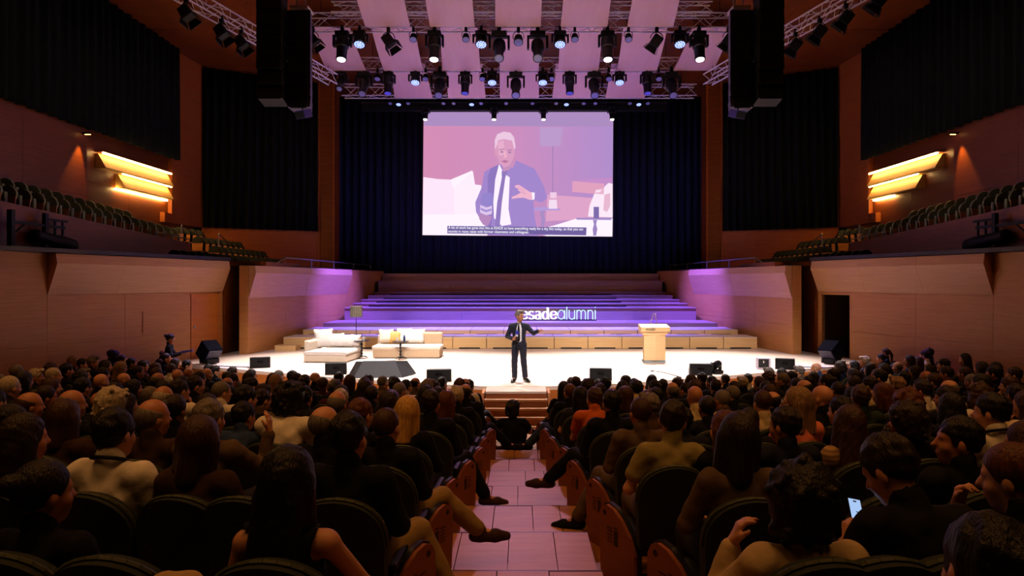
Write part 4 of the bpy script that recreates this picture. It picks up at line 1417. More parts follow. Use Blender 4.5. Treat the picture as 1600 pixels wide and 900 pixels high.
# =================================================================== PEOPLE: smooth-union figures
class Field:
    def __init__(self, lo, hi, h):
        self.h = h
        self.lo = np.array(lo, float)
        self.n = np.maximum(3, np.ceil((np.array(hi) - self.lo) / h).astype(int) + 1)
        self.F = np.full(self.n, 0.25, np.float32)
    def _sub(self, blo, bhi):
        i0 = np.clip(np.floor((blo - self.lo) / self.h).astype(int), 0, self.n)
        i1 = np.clip(np.ceil((bhi - self.lo) / self.h).astype(int) + 1, 0, self.n)
        if np.any(i1 <= i0):
            return None
        ax = [self.lo[a] + self.h * np.arange(i0[a], i1[a], dtype=np.float32) for a in range(3)]
        return (slice(i0[0], i1[0]), slice(i0[1], i1[1]), slice(i0[2], i1[2])), \
            ax[0][:, None, None].astype(np.float32), ax[1][None, :, None].astype(np.float32), ax[2][None, None, :].astype(np.float32)
    def _mix(self, sl, d, k, op):
        A = self.F[sl]
        if op == 'add':
            if k <= 0:
                self.F[sl] = np.minimum(A, d)
            else:
                hh = np.clip(.5 + .5 * (A - d) / k, 0, 1)
                self.F[sl] = A + (d - A) * hh - k * hh * (1 - hh)
        elif op == 'sub':
            d = -d
            if k <= 0:
                self.F[sl] = np.maximum(A, d)
            else:
                hh = np.clip(.5 - .5 * (A - d) / k, 0, 1)
                self.F[sl] = A + (d - A) * hh + k * hh * (1 - hh)
        return self
    def cap(self, a, b, r0, r1=None, k=.02, op='add'):
        r1 = r0 if r1 is None else r1
        a = np.array(a, float); b = np.array(b, float)
        m = max(r0, r1) + k + 2.5 * self.h + .03
        s = self._sub(np.minimum(a, b) - m, np.maximum(a, b) + m)
        if s is None:
            return self
        sl, x, y, z = s
        ab = b - a
        L2 = float(ab @ ab) + 1e-12
        t = np.clip(((x - a[0]) * ab[0] + (y - a[1]) * ab[1] + (z - a[2]) * ab[2]) / L2, 0, 1)
        d = np.sqrt((x - a[0] - t * ab[0]) ** 2 + (y - a[1] - t * ab[1]) ** 2 + (z - a[2] - t * ab[2]) ** 2) - (r0 + (r1 - r0) * t)
        return self._mix(sl, d, k, op)
    def ell(self, c, r, k=.02, R=None, op='add'):
        c = np.array(c, float); r = np.array(r, float)
        m = r.max() + k + 2.5 * self.h + .03
        s = self._sub(c - m, c + m)
        if s is None:
            return self
        sl, x, y, z = s
        X, Y, Z = x - c[0], y - c[1], z - c[2]
        if R is not None:
            X, Y, Z = (R[0][0] * X + R[1][0] * Y + R[2][0] * Z, R[0][1] * X + R[1][1] * Y + R[2][1] * Z, R[0][2] * X + R[1][2] * Y + R[2][2] * Z)
        k0 = np.sqrt((X / r[0]) ** 2 + (Y / r[1]) ** 2 + (Z / r[2]) ** 2)
        k1 = np.sqrt((X / r[0] ** 2) ** 2 + (Y / r[1] ** 2) ** 2 + (Z / r[2] ** 2) ** 2) + 1e-6
        return self._mix(sl, k0 * (k0 - 1) / k1, k, op)
    def half(self, n, c, k=.01):
        """cut away the side n.p > c"""
        n = np.array(n, float); n /= np.linalg.norm(n)
        ax = [self.lo[a] + self.h * np.arange(self.n[a]) for a in range(3)]
        d = ax[0][:, None, None] * n[0] + ax[1][None, :, None] * n[1] + ax[2][None, None, :] * n[2] - c
        sl = (slice(None),) * 3
        return self._mix(sl, -d.astype(np.float32), k, 'sub')
    def bump(self, amp, freq, seed=0):
        ax = [self.lo[a] + self.h * np.arange(self.n[a]) for a in range(3)]
        x, y, z = ax[0][:, None, None], ax[1][None, :, None], ax[2][None, None, :]
        r = np.random.RandomState(seed)
        s = 0
        for i in range(5):
            w = r.randn(3); w /= np.linalg.norm(w)
            s = s + np.sin(freq * (w[0] * x + w[1] * y + w[2] * z) * (1 + .3 * i) + r.rand() * 6)
        self.F = self.F + (amp * s / 2.2).astype(np.float32)
        return self
    def mesh(self, name, mat):
        F = self.F
        h = self.h
        F[0], F[-1] = np.maximum(F[0], .01), np.maximum(F[-1], .01)
        F[:, 0], F[:, -1] = np.maximum(F[:, 0], .01), np.maximum(F[:, -1], .01)
        F[:, :, 0], F[:, :, -1] = np.maximum(F[:, :, 0], .01), np.maximum(F[:, :, -1], .01)
        S = F < 0
        c = np.zeros(np.array(S.shape) - 1, np.int8)
        for i in (0, 1):
            for j in (0, 1):
                for k in (0, 1):
                    c += S[i:S.shape[0] - 1 + i, j:S.shape[1] - 1 + j, k:S.shape[2] - 1 + k]
        act = (c > 0) & (c < 8)
        I = np.argwhere(act)
        if len(I) == 0:
            me = bpy.data.meshes.new(name)
            return me
        idx = np.full(act.shape, -1, np.int64)
        idx[act] = np.arange(len(I))
        V = np.zeros((len(I), 8), np.float64)
        offs = [(i, j, k) for i in (0, 1) for j in (0, 1) for k in (0, 1)]
        for q_, o in enumerate(offs):
            V[:, q_] = F[I[:, 0] + o[0], I[:, 1] + o[1], I[:, 2] + o[2]]
        P = np.zeros((len(I), 3)); cnt = np.zeros(len(I))
        for a in range(8):
            for b in range(a + 1, 8):
                da = np.array(offs[b]) - np.array(offs[a])
                if np.abs(da).sum() != 1:
                    continue
                va, vb = V[:, a], V[:, b]
                cr = (va < 0) != (vb < 0)
                t = np.where(cr, va / np.where(cr, va - vb, 1), 0)
                P += np.where(cr[:, None], np.array(offs[a]) + t[:, None] * da, 0)
                cnt += cr
        P = (P / cnt[:, None] + I) * h + self.lo
        Q = []
        for ax_ in range(3):
            u, v = (ax_ + 1) % 3, (ax_ + 2) % 3
            sl0 = [slice(None)] * 3; sl1 = [slice(None)] * 3
            sl0[ax_] = slice(0, -1); sl1[ax_] = slice(1, None)
            A, B = S[tuple(sl0)], S[tuple(sl1)]
            E = np.argwhere(A != B)
            ok = (E[:, u] > 0) & (E[:, v] > 0) & (E[:, u] < S.shape[u] - 1) & (E[:, v] < S.shape[v] - 1)
            E = E[ok]
            ins = A[E[:, 0], E[:, 1], E[:, 2]]
            def cell(du, dv):
                g = E.copy(); g[:, u] += du; g[:, v] += dv
                return idx[g[:, 0], g[:, 1], g[:, 2]]
            q4 = np.stack([cell(-1, -1), cell(0, -1), cell(0, 0), cell(-1, 0)], 1)
            q4[~ins] = q4[~ins][:, ::-1]
            Q.append(q4)
        Q = np.concatenate(Q)
        me = bpy.data.meshes.new(name)
        me.vertices.add(len(P)); me.vertices.foreach_set('co', P.ravel())
        me.loops.add(len(Q) * 4); me.loops.foreach_set('vertex_index', Q.ravel().astype(np.int32))
        me.polygons.add(len(Q))
        me.polygons.foreach_set('loop_start', (np.arange(len(Q)) * 4).astype(np.int32))
        me.polygons.foreach_set('use_smooth', np.ones(len(Q), bool))
        me.update(calc_edges=True)
        me.validate()
        if mat is not None:
            me.materials.append(mat)
        return me

SKIN = [plain('skin_light', '#C98E6C', .5, var=.05), plain('skin_tan', '#B87A56', .5, var=.05), plain('skin_olive', '#A86C48', .5, var=.05)]
HS = 1.10
def V3(*a):
    return np.array(a, float)

def head_matrix(P):
    return Matrix.Translation(Vector(P['head'])) @ Matrix.Rotation(P.get('yaw', 0), 4, 'Z') @ Matrix.Rotation(P.get('pitch', 0), 4, 'X') @ Matrix.Rotation(P.get('roll', 0), 4, 'Y') @ Matrix.Scale(HS, 4)

def add_hand(f, wr, d, n, curl, thumb, k=.008):
    d = V3(*d); d /= np.linalg.norm(d)
    n = V3(*n); n = n - d * (n @ d); n /= np.linalg.norm(n)
    b = np.cross(d, n) * thumb
    wr = V3(*wr)
    for i, (o, L) in enumerate(((.030, .062), (.010, .072), (-.010, .068), (-.029, .052))):
        kn = wr + d * (.085 - .004 * abs(i - 1)) + b * o
        f.cap(wr + b * o * .6, kn, .017, .0125, .014)
        c1, c2 = curl, curl * 2.1
        m1 = kn + (d * math.cos(c1) + n * math.sin(c1)) * L * .55
        m2 = m1 + (d * math.cos(c2) + n * math.sin(c2)) * L * .5
        f.cap(kn, m1, .0105, .0095, k)
        f.cap(m1, m2, .0095, .008, k)
    t0 = wr + d * .02 + b * .022
    t1 = wr + d * .055 + b * .052 + n * .012
    t2 = t1 + d * .030 + b * .008 + n * .018
    f.cap(t0, t1, .016, .012, .012)
    f.cap(t1, t2, .0115, .009, k)

def add_head(f, P):
    M = head_matrix(P)
    R = [[M[i][j] / HS for j in range(3)] for i in range(3)]
    S_ = lambda t: tuple(v * HS for v in t)
    g = lambda x, y, z: V3(*(M @ Vector((x, y, z))))
    f.ell(g(0, -.014, .030), S_((.077, .097, .093)), .02, R)
    f.ell(g(0, .020, -.040), S_((.062, .072, .078)), .03, R)
    f.ell(g(0, .046, -.092), S_((.034, .032, .026)), .03, R)
    f.cap(g(-.03, .070, .022), g(.03, .070, .022), .016, None, .02)
    f.cap(g(0, .084, .012), g(0, .106, -.026), .009, .015, .012)
    f.ell(g(0, .084, -.062), S_((.024, .012, .010)), .012, R)
    for sx in (-1, 1):
        f.ell(g(sx * .030, .092, .004), S_((.016, .012, .010)), .012, R, 'sub')
        f.ell(g(sx * .078, -.006, -.012), S_((.011, .020, .031)), .008, R)
        f.ell(g(sx * .040, .056, -.030), S_((.022, .022, .022)), .025, R)

def make_person(P, sleeve='long', h=.0135, female=False, coat=False, feet=True, collar=True, tops=True):
    """returns {'body','top','trousers','shoe'}"""
    J = {k: V3(*v) for k, v in P.items() if isinstance(v, (tuple, list)) and len(v) == 3}
    pts = np.array(list(J.values()))
    lo = pts.min(0) - .20
    hi = pts.max(0) + .20
    fs = .90 if female else 1.0
    pel, che, nek = J['pelvis'], J['chest'], J['neck']
    hd = J['head']
    def torso(f, e):
        mid = (pel + che) / 2
        up = (che - pel) / np.linalg.norm(che - pel)
        f.ell(pel, (.155 * (1.04 if female else 1) + e, .115 + e, .11 + e), .03)
        f.ell(mid + V3(0, .01, 0), (.135 * fs + e, .105 + e, .16 + e), .06)
        f.ell(che, (.160 * fs + e, .110 + e, .165 + e), .05)
        f.cap(J['shL'] * .85 + nek * .15, J['shR'] * .85 + nek * .15, .058 * fs + e, None, .05)
        f.cap(nek - up * .055, J['shL'] + V3(.01, 0, .0), .052 * fs + e, .060 * fs + e, .04)
        f.cap(nek - up * .055, J['shR'] - V3(.01, 0, .0), .052 * fs + e, .060 * fs + e, .04)
        if female:
            for sx in (-1, 1):
                f.ell(che + V3(sx * .07, .085, -.03), (.06 + e, .05 + e, .06 + e), .03)
    # ---- body
    f = Field(lo, hi, h)
    torso(f, -.014)
    f.cap(nek - V3(0, 0, .03), hd + V3(0, -.022, -.05), .062 * (.86 if female else 1), .057 * (.86 if female else 1), .03)
    add_head(f, P)
    for sd in 'LR':
        sg = -1 if sd == 'L' else 1
        f.cap(J['sh' + sd], J['el' + sd], .046 * fs, .037 * fs, .03)
        f.cap(J['el' + sd], J['wr' + sd], .038 * fs, .026 * fs, .02)
        dirn = P.get('hd' + sd)
        if dirn is None:
            dirn = J['wr' + sd] - J['el' + sd]
        add_hand(f, J['wr' + sd], dirn, P.get('hn' + sd, (0, 0, -1)), P.get('curl' + sd, .45), P.get('th' + sd, sg))
        f.cap(J['hip' + sd], J['kn' + sd], .078, .052, .03)
        f.cap(J['kn' + sd], J['an' + sd], .050, .034, .02)
        f.cap(J['an' + sd], J['to' + sd], .036, .026, .02)
    out = {'body': f.mesh('body', SKIN[0])}
    # ---- top
    f = Field(lo, hi, h)
    torso(f, .004)
    if coat:
        f.ell(pel + V3(0, 0, -.03), (.175, .135, .12), .04)
    if collar:
        q0 = nek + (hd - nek) * .36 + V3(0, -.018, 0)
        f.cap(nek - V3(0, 0, .02), q0, .080 * (.88 if female else 1), .066 * (.88 if female else 1), .015)
        f.cap(q0 + V3(0, .03, .045), q0 + V3(0, .06, .16), .06, .07, .004, 'sub')
    for sd in 'LR':
        a, b, c = J['sh' + sd], J['el' + sd], J['wr' + sd]
        if sleeve == 'long':
            f.cap(a, b, .070 * fs, .060 * fs, .03)
            f.cap(b, b + (c - b) * .90, .060 * fs, .044 * fs, .02)
        elif sleeve == 'short':
            f.cap(a, a + (b - a) * .55, .070 * fs, .072 * fs, .03)
    if sleeve == 'none':
        for sd in 'LR':
            f.ell(J['sh' + sd] + V3(0, 0, -.0), (.075, .085, .075), .01, None, 'sub')
        f.ell(nek + V3(0, 0, .05), (.13, .12, .08), .02, None, 'sub')
    f.bump(.0035, 34, 11)
    out['top'] = f.mesh('top', M_BLACK)
    # ---- trousers
    f = Field(lo, hi, h)
    f.ell(pel + V3(0, 0, -.03), (.165, .120, .105), .03)
    for sd in 'LR':
        f.cap(J['hip' + sd], J['kn' + sd], .096, .076, .03)
        f.cap(J['kn' + sd], J['kn' + sd] + (J['an' + sd] - J['kn' + sd]) * .90, .076, .068, .02)
    f.bump(.003, 30, 12)
    out['trousers'] = f.mesh('trousers', M_BLACK)
    # ---- shoes
    if feet:
        for sd in 'LR':
            a, t = J['an' + sd], J['to' + sd]
            l2 = np.minimum(a, t) - .12; h2 = np.maximum(a, t) + .12
            f = Field(l2, h2, min(h, .011))
            dn = P.get('sole', V3(0, 0, -1)) if False else V3(0, 0, -1)
            d = (t - a)
            dl = np.linalg.norm(d)
            d /= dl
            heel = a - d * .045 + V3(0, 0, -.045)
            ball = a + d * dl * .75 + V3(0, 0, -.012)
            f.cap(a + V3(0, 0, .01), a + V3(0, 0, -.03), .050, .050, .02)
            f.cap(heel, ball, .044, .050, .02)
            f.cap(ball, t + d * .05, .050, .034, .02)
            out['shoe' + sd] = f.mesh('shoe', M_BLACK)
    out['M'] = head_matrix(P)
    out['lan'] = tuple(nek + (hd - nek) * .12)
    return out

def seated(**kw):
    P = dict(pelvis=(0, 0, .54), chest=(0, -.055, .85), neck=(0, -.055, 1.035), head=(0, -.015, 1.185),
             shL=(-.185, -.05, .975), shR=(.185, -.05, .975), elL=(-.255, .02, .72), elR=(.255, .02, .72),
             wrL=(-.13, .25, .665), wrR=(.13, .25, .665), hipL=(-.09, .03, .51), hipR=(.09, .03, .51),
             knL=(-.13, .46, .515), knR=(.13, .46, .515), anL=(-.13, .48, .10), anR=(.13, .48, .10),
             toL=(-.15, .63, .045), toR=(.15, .63, .045), yaw=0, pitch=-.05)
    P.update(kw)
    return P

def curls(f, ells, n, seed):
    r = np.random.RandomState(seed)
    for i in range(n):
        c, rr = ells[i % len(ells)]
        v = r.randn(3); v /= np.linalg.norm(v)
        p = V3(*c) + v * V3(*rr) * .96
        if p[1] > .035 and p[2] < .075:
            continue
        q_ = p + r.randn(3) * .010
        f.cap(p, q_, .010 + .010 * r.rand(), None, .006)
# ---- hair shapes in the head's own frame (face towards +y)
def hair_mesh(kind):
    h = .0085
    deep = {'long': -.42, 'bob': -.24, 'straight': -.30, 'pony': -.30, 'curly_long': -.26}.get(kind, -.18)
    w = .20 if kind in ('bushy', 'curly', 'curly_long') else .15
    f = Field((-w, -.24, deep), (w, .16, .24), h)
    R = None
    if kind == 'short':
        f.ell((0, -.020, .036), (.086, .104, .103), 0)
        f.half((0, .85, -.52), .052)
        f.half((0, -.25, -1), .112)
        f.ell((0, .075, -.05), (.10, .07, .105), .01, None, 'sub')
        f.bump(.0045, 75, 1)
    elif kind == 'crop':
        f.ell((0, -.018, .033), (.0815, .1005, .0975), 0)
        f.half((0, .80, -.6), .045)
        f.half((0, -.25, -1), .075)
        f.ell((0, .080, -.05), (.10, .075, .11), .01, None, 'sub')
    elif kind == 'side':
        f.ell((0, -.020, .036), (.088, .104, .100), 0)
        f.cap((-.05, .06, .105), (.045, .075, .100), .030, .026, .03)
        f.half((0, -.25, -1), .085)
        f.ell((0, .090, -.045), (.10, .075, .115), .01, None, 'sub')
        f.bump(.005, 80, 2)
    elif kind == 'fringe':
        f.ell((0, -.020, .020), (.0845, .1025, .090), 0)
        f.half((0, .35, 1), .045)
        f.half((0, -.25, -1), .085)
        f.ell((0, .075, -.04), (.11, .09, .11), .01, None, 'sub')
    elif kind == 'bob':
        f.ell((0, -.022, .036), (.092, .108, .104), 0)
        f.cap((-.062, -.02, .0), (-.072, -.015, -.15), .048, .040, .03)
        f.cap((.062, -.02, .0), (.072, -.015, -.15), .048, .040, .03)
        f.cap((0, -.062, .0), (0, -.075, -.16), .066, .060, .03)
        f.ell((0, .088, -.05), (.072, .085, .125), .01, None, 'sub')
    elif kind == 'straight':
        f.ell((0, -.022, .036), (.092, .108, .106), 0)
        f.cap((-.055, -.02, .0), (-.088, -.03, -.19), .050, .036, .03)
        f.cap((.055, -.02, .0), (.088, -.03, -.19), .050, .036, .03)
        f.cap((0, -.062, .0), (0, -.085, -.21), .070, .068, .03)
        f.ell((0, .088, -.05), (.070, .085, .13), .01, None, 'sub')
        f.half((0, 0, -1), .215, .005)
    elif kind == 'long':
        f.ell((0, -.022, .036), (.090, .108, .104), 0)
        f.cap((-.060, -.015, .0), (-.080, .0, -.22), .046, .034, .03)
        f.cap((.060, -.015, .0), (.080, .0, -.22), .046, .034, .03)
        f.cap((0, -.062, .0), (0, -.115, -.33), .070, .052, .03)
        f.cap((-.045, -.07, -.05), (-.06, -.115, -.33), .05, .034, .03)
        f.cap((.045, -.07, -.05), (.06, -.115, -.33), .05, .034, .03)
        f.ell((0, .088, -.05), (.068, .085, .13), .01, None, 'sub')
        f.bump(.002, 90, 3)
    elif kind == 'bun':
        f.ell((0, -.020, .036), (.0855, .103, .101), 0)
        f.ell((0, -.125, .055), (.045, .042, .042), .015)
        f.half((0, .80, -.6), .050)
        f.half((0, -.25, -1), .08)
        f.ell((0, .082, -.05), (.10, .075, .11), .01, None, 'sub')
    elif kind == 'pony':
        f.ell((0, -.020, .036), (.0855, .103, .101), 0)
        f.cap((0, -.11, .05), (0, -.15, -.05), .030, .034, .02)
        f.cap((0, -.15, -.05), (0, -.14, -.25), .034, .016, .02)
        f.half((0, .80, -.6), .050)
        f.ell((0, .082, -.05), (.10, .075, .11), .01, None, 'sub')
    elif kind == 'curly':
        f.ell((0, -.022, .035), (.112, .125, .118), 0)
        f.ell((0, -.05, -.04), (.105, .095, .085), .03)
        f.ell((0, .095, -.055), (.080, .085, .12), .01, None, 'sub')
        curls(f, [((0, -.022, .035), (.108, .122, .115)), ((0, -.05, -.04), (.10, .092, .08))], 150, 4)
    elif kind == 'curly_long':
        f.ell((0, -.022, .035), (.105, .118, .110), 0)
        f.ell((-.06, -.03, -.08), (.07, .08, .12), .03)
        f.ell((.06, -.03, -.08), (.07, .08, .12), .03)
        f.ell((0, -.07, -.09), (.10, .07, .13), .03)
        f.ell((0, .095, -.055), (.075, .085, .13), .01, None, 'sub')
        curls(f, [((0, -.022, .035), (.102, .115, .108)), ((-.06, -.03, -.08), (.066, .076, .115)), ((.06, -.03, -.08), (.066, .076, .115)), ((0, -.07, -.09), (.098, .066, .125))], 190, 5)
    elif kind == 'bushy':
        f.ell((0, -.022, .045), (.120, .128, .128), 0)
        f.ell((0, -.055, -.03), (.112, .085, .090), .04)
        f.ell((0, .105, -.06), (.080, .085, .115), .01, None, 'sub')
        f.half((0, -.2, -1), .10)
        curls(f, [((0, -.022, .045), (.116, .124, .124)), ((0, -.055, -.03), (.108, .08, .085))], 150, 6)
    return f.mesh('hair', None)
HAIR = {k: hair_mesh(k) for k in ('short', 'crop', 'side', 'fringe', 'bob', 'straight', 'long', 'bun', 'pony', 'curly', 'curly_long', 'bushy')}
for m_ in HAIR.values():
    m_.materials.append(hair_mat('hair_black', '#120C0A'))
HC = {'black': '#120C0A', 'dark brown': '#22140C', 'brown': '#3E2414', 'chestnut': '#5A2E16', 'grey': '#6E655C', 'white': '#B8A890', 'blonde': '#C89A4E', 'ash': '#8A6A48'}
for k_, v_ in HC.items():
    hair_mat('hair_' + k_, v_)
CLOTH = {'black': '#0C0C0E', 'navy': '#14182A', 'charcoal': '#242428', 'white': '#E2DACB', 'cream': '#D0BC92', 'beige': '#B8A078', 'tan': '#9A7848',
         'taupe': '#5C4A38', 'olive': '#8E8252', 'orange': '#C05A22', 'pink': '#D8765A', 'brown': '#3A2618', 'wine': '#3E1418', 'blue': '#2A3A5E', 'green': '#22301E', 'khaki': '#8E7448'}
for k_, v_ in CLOTH.items():
    plain('cloth_' + k_, v_, .85, var=.10, scale=14, bump=.12, spec=.2)

def patterned(name, base, mark, kind):
    m, nt, b_ = _new(name)
    tc = nt.nodes.new('ShaderNodeTexCoord')
    r = nt.nodes.new('ShaderNodeValToRGB')
    if kind == 'dots':
        t = nt.nodes.new('ShaderNodeTexVoronoi'); t.inputs['Scale'].default_value = 26
        nt.links.new(tc.outputs['Object'], t.inputs['Vector']); nt.links.new(t.outputs['Distance'], r.inputs['Fac'])
        r.color_ramp.elements[0].color = lin(mark); r.color_ramp.elements[1].color = lin(base)
        r.color_ramp.elements[0].position = .20; r.color_ramp.elements[1].position = .26
    else:
        t = nt.nodes.new('ShaderNodeTexWave'); t.bands_direction = 'Z'; t.inputs['Scale'].default_value = 9; t.inputs['Distortion'].default_value = 1.5
        nt.links.new(tc.outputs['Object'], t.inputs['Vector']); nt.links.new(t.outputs['Fac'], r.inputs['Fac'])
        r.color_ramp.elements[0].color = lin(base); r.color_ramp.elements[1].color = lin(mark)
    nt.links.new(r.outputs['Color'], b_.inputs['Base Color'])
    b_.inputs['Roughness'].default_value = .85
    MATS[name] = m
patterned('cloth_dotted black', '#0C0C0E', '#A08A60', 'dots')
patterned('cloth_striped tan', '#7E5E38', '#B08C5C', 'stripes')

def put_person(S, label, loc, rz, hair='short', hcol='black', top='black', legs='charcoal', skin=0, scale=1.0, shoes=None, group=None, haircap=True):
    r = link('person', S['body'])
    r.location = loc
    r.rotation_euler = (0, 0, rz)
    r.scale = (scale, scale, scale)
    def setm(o, mt):
        o.material_slots[0].link = 'OBJECT'
        o.material_slots[0].material = mt
    setm(r, SKIN[skin])
    t = link('top', S['top'], r); setm(t, MATS['cloth_' + top])
    t = link('trousers', S['trousers'], r); setm(t, MATS['cloth_' + legs])
    if hair:
        hh = link('hair', HAIR[hair], r)
        hh.matrix_basis = S['M']
        setm(hh, MATS['hair_' + hcol])
    if shoes:
        for k in ('shoeL', 'shoeR'):
            if k in S:
                q_ = link('shoe', S[k], r); setm(q_, MATS['cloth_' + shoes])
    tag(r, label, 'person', group)
    return r
# ------------------------------------------------------------------ pose library
def mirror(P):
    Q = {}
    for k, v in P.items():
        if isinstance(v, (tuple, list)) and len(v) == 3:
            v = (-v[0], v[1], v[2])
        if k in ('yaw', 'roll'):
            v = -v
        if len(k) > 2 and k[-1] in 'LR' and k not in ('yaw',):
            k = k[:-1] + ('R' if k[-1] == 'L' else 'L')
        if k[:2] == 'th':
            v = -v
        Q[k] = v
    return Q
D = math.radians
lean = dict(chest=(0, .06, .84), neck=(0, .13, 1.01), head=(0, .20, 1.145), shL=(-.185, .10, .95), shR=(.185, .10, .95),
            elL=(-.24, .30, .66), elR=(.24, .30, .66), wrL=(-.06, .46, .68), wrR=(.05, .46, .66))
chin = dict(elR=(.19, .17, .76), wrR=(.06, .10, 1.00), hdR=(-.2, -.1, 1), hnR=(-.6, -1, 0), curlR=.9, elL=(-.22, .10, .70), wrL=(.05, .22, .74))
armx = dict(elL=(-.25, .06, .72), elR=(.25, .06, .72), wrL=(.10, .17, .78), wrR=(-.10, .19, .74), hdL=(1, .1, .1), hdR=(-1, .1, .1), hnL=(0, -1, 0), hnR=(0, -1, 0))
cross_r = dict(knR=(.34, .36, .58), anR=(.62, .46, .28), toR=(.78, .50, .24), knL=(-.05, .46, .515), anL=(-.02, .46, .10), toL=(.0, .62, .045))
cross_out = dict(knR=(.28, .42, .54), anR=(.50, .44, .11), toR=(.66, .50, .05), knL=(-.10, .46, .515))
raise_r = dict(elR=(.30, .16, .80), wrR=(.33, .20, 1.06), hdR=(-.05, .15, 1), hnR=(-1, -.1, 0), curlR=.3)
phone = dict(elL=(-.25, .08, .74), elR=(.24, .08, .74), wrL=(-.19, .17, .83), wrR=(-.02, .24, .82), hdL=(.25, .6, .7), hdR=(-.5, .5, .6), hnL=(1, 0, -.2), hnR=(-1, 0, -.2), curlL=.7, curlR=.6)
SETS = {}
SETS['m0'] = make_person(seated())
SETS['mL'] = make_person(seated(yaw=D(32), **armx))
SETS['mR'] = make_person(seated(yaw=D(-32), **armx))
SETS['tee'] = make_person(seated(yaw=D(-10)), sleeve='short')
SETS['leanL'] = make_person(seated(yaw=D(20), **lean), sleeve='short')
SETS['leanR'] = make_person(seated(yaw=D(-20), **lean))
SETS['chinR'] = make_person(seated(yaw=D(-22), **chin))
SETS['chinL'] = make_person(mirror(seated(yaw=D(-22), **chin)))
SETS['f0'] = make_person(seated(shL=(-.165, -.05, .96), shR=(.165, -.05, .96), head=(0, -.02, 1.18), roll=D(6)), sleeve='long', female=True)
SETS['fL'] = make_person(seated(shL=(-.165, -.05, .96), shR=(.165, -.05, .96), head=(0, -.02, 1.18), yaw=D(30)), sleeve='short', female=True)
SETS['fR'] = make_person(seated(shL=(-.165, -.05, .96), shR=(.165, -.05, .96), head=(0, -.02, 1.18), yaw=D(-30)), sleeve='long', female=True)
SETS['crossR'] = make_person(seated(yaw=D(-15), **cross_r), h=.012)
SETS['crossL'] = make_person(mirror(seated(yaw=D(-15), **cross_r)), h=.012)
SETS['outR'] = make_person(seated(yaw=D(-12), **cross_out), h=.012)
SETS['outL'] = make_person(mirror(seated(yaw=D(-12), **cross_out)), h=.012)
# singled-out neighbours of the camera
SETS['sleeveless'] = make_person(seated(shL=(-.165, -.05, .96), shR=(.165, -.05, .96), yaw=D(-14), elR=(.27, .12, .72), wrR=(.30, .34, .62), **{}), sleeve='none', female=True, collar=False, h=.010)
SETS['raise'] = make_person(seated(yaw=D(-12), **raise_r), h=.010)
SETS['chin_near'] = make_person(mirror(seated(yaw=D(4), pitch=.05, elR=(.30, .12, .74), wrR=(.20, .16, .98), hdR=(-.35, -.05, .9), hnR=(-1, -.3, -.3), curlR=.55, elL=(-.25, .05, .72), wrL=(-.10, .28, .70))), h=.009)
SETS['phone'] = make_person(seated(yaw=D(30), pitch=-.55, chest=(0, .0, .85), neck=(0, .03, 1.02), head=(-.03, .12, 1.15), shL=(-.185, .0, .965), shR=(.185, .0, .965), **phone), sleeve='short', h=.009)
SETS['mouth'] = make_person(seated(yaw=D(38), pitch=-.15, shL=(-.165, -.05, .96), shR=(.165, -.05, .96), head=(0, .02, 1.17), elL=(-.24, .18, .76), wrL=(-.09, .20, 1.0), hdL=(.15, -.1, 1), hnL=(.4, -1, 0), curlL=.9), female=True, h=.009)
SETS['profile'] = make_person(seated(yaw=D(62), pitch=.04), h=.010)
SETS['fprofile'] = make_person(seated(yaw=D(58), pitch=.02, shL=(-.165, -.05, .97), shR=(.165, -.05, .97)), female=True, sleeve='short', h=.010)
SETS['plain_near'] = make_person(seated(yaw=D(-8)), h=.010)
SETS['leanaway'] = make_person(seated(yaw=D(-18), roll=D(6), chest=(.03, .0, .85), neck=(.05, .03, 1.03), head=(.07, .07, 1.18), shL=(-.145, .0, .965), shR=(.215, .0, .955), elR=(.32, .16, .74), wrR=(.25, .38, .70)), sleeve='short', h=.011)

# ------------------------------------------------------------------ auditorium chairs
M_UPH = plain('dark_green_upholstery', '#182016', .85, var=.15, scale=30, bump=.1)
M_EDGE = plain('chair_edge', '#3A4028', .6)
M_ENDP = wood('chair_end_wood', '#824626', '#945434', rough=.5, stretch=(.5, .5, 4.0))
M_ENDE = plain('panel_edge_blue', '#1C2036', .35)
M_PRINT = plain('panel_print', '#2E160A', .7)
def back_mesh():
    """rounded shell back, facing +y"""
    n, mrow = 16, 8
    vs, fs = [], []
    W, H = .255, .60
    outl = []
    for i in range(n + 1):
        a = PI * i / n
        outl.append((W * math.cos(a), .30 + .27 * math.sin(a) ** .8))
    outl = [(W * .92, -.02)] + outl + [(-W * .92, -.02)]
    m = MB()
    front = [(x, .03 - .06 * (1 - (x / W) ** 2) * .6 - .16 * z, z) for x, z in outl]
    backp = [(x * .98, -.05 - .06 * (1 - (x / W) ** 2) - .16 * z, z) for x, z in outl]
    k = len(outl)
    cF = (0, -.01 - .16 * .25, .25); cB = (0, -.125 - .16 * .25, .25)
    vs = front + backp + [cF, cB]
    for i in range(k):
        j = (i + 1) % k
        fs += [(2 * k, j, i), (2 * k + 1, k + i, k + j), (i, j, k + j, k + i)]
    m.add(vs, fs)
    return m.mesh('backrest', M_UPH, True)
def trim_mesh():
    W = .257
    pts = []
    for i in range(17):
        a = PI * i / 16
        x, z = W * math.cos(a), .30 + .275 * math.sin(a) ** .8
        pts.append((x, -.015 - .06 * (1 - (x / W) ** 2) * .8 - .16 * z, z))
    return MB().path(pts, .012, 6).mesh('edge_trim', M_EDGE)
CH_BACK = back_mesh(); CH_TRIM = trim_mesh()
CH_SEAT = MB().bev((0, .23, .41), (.46, .48, .09), .03).mesh('seat', M_UPH)
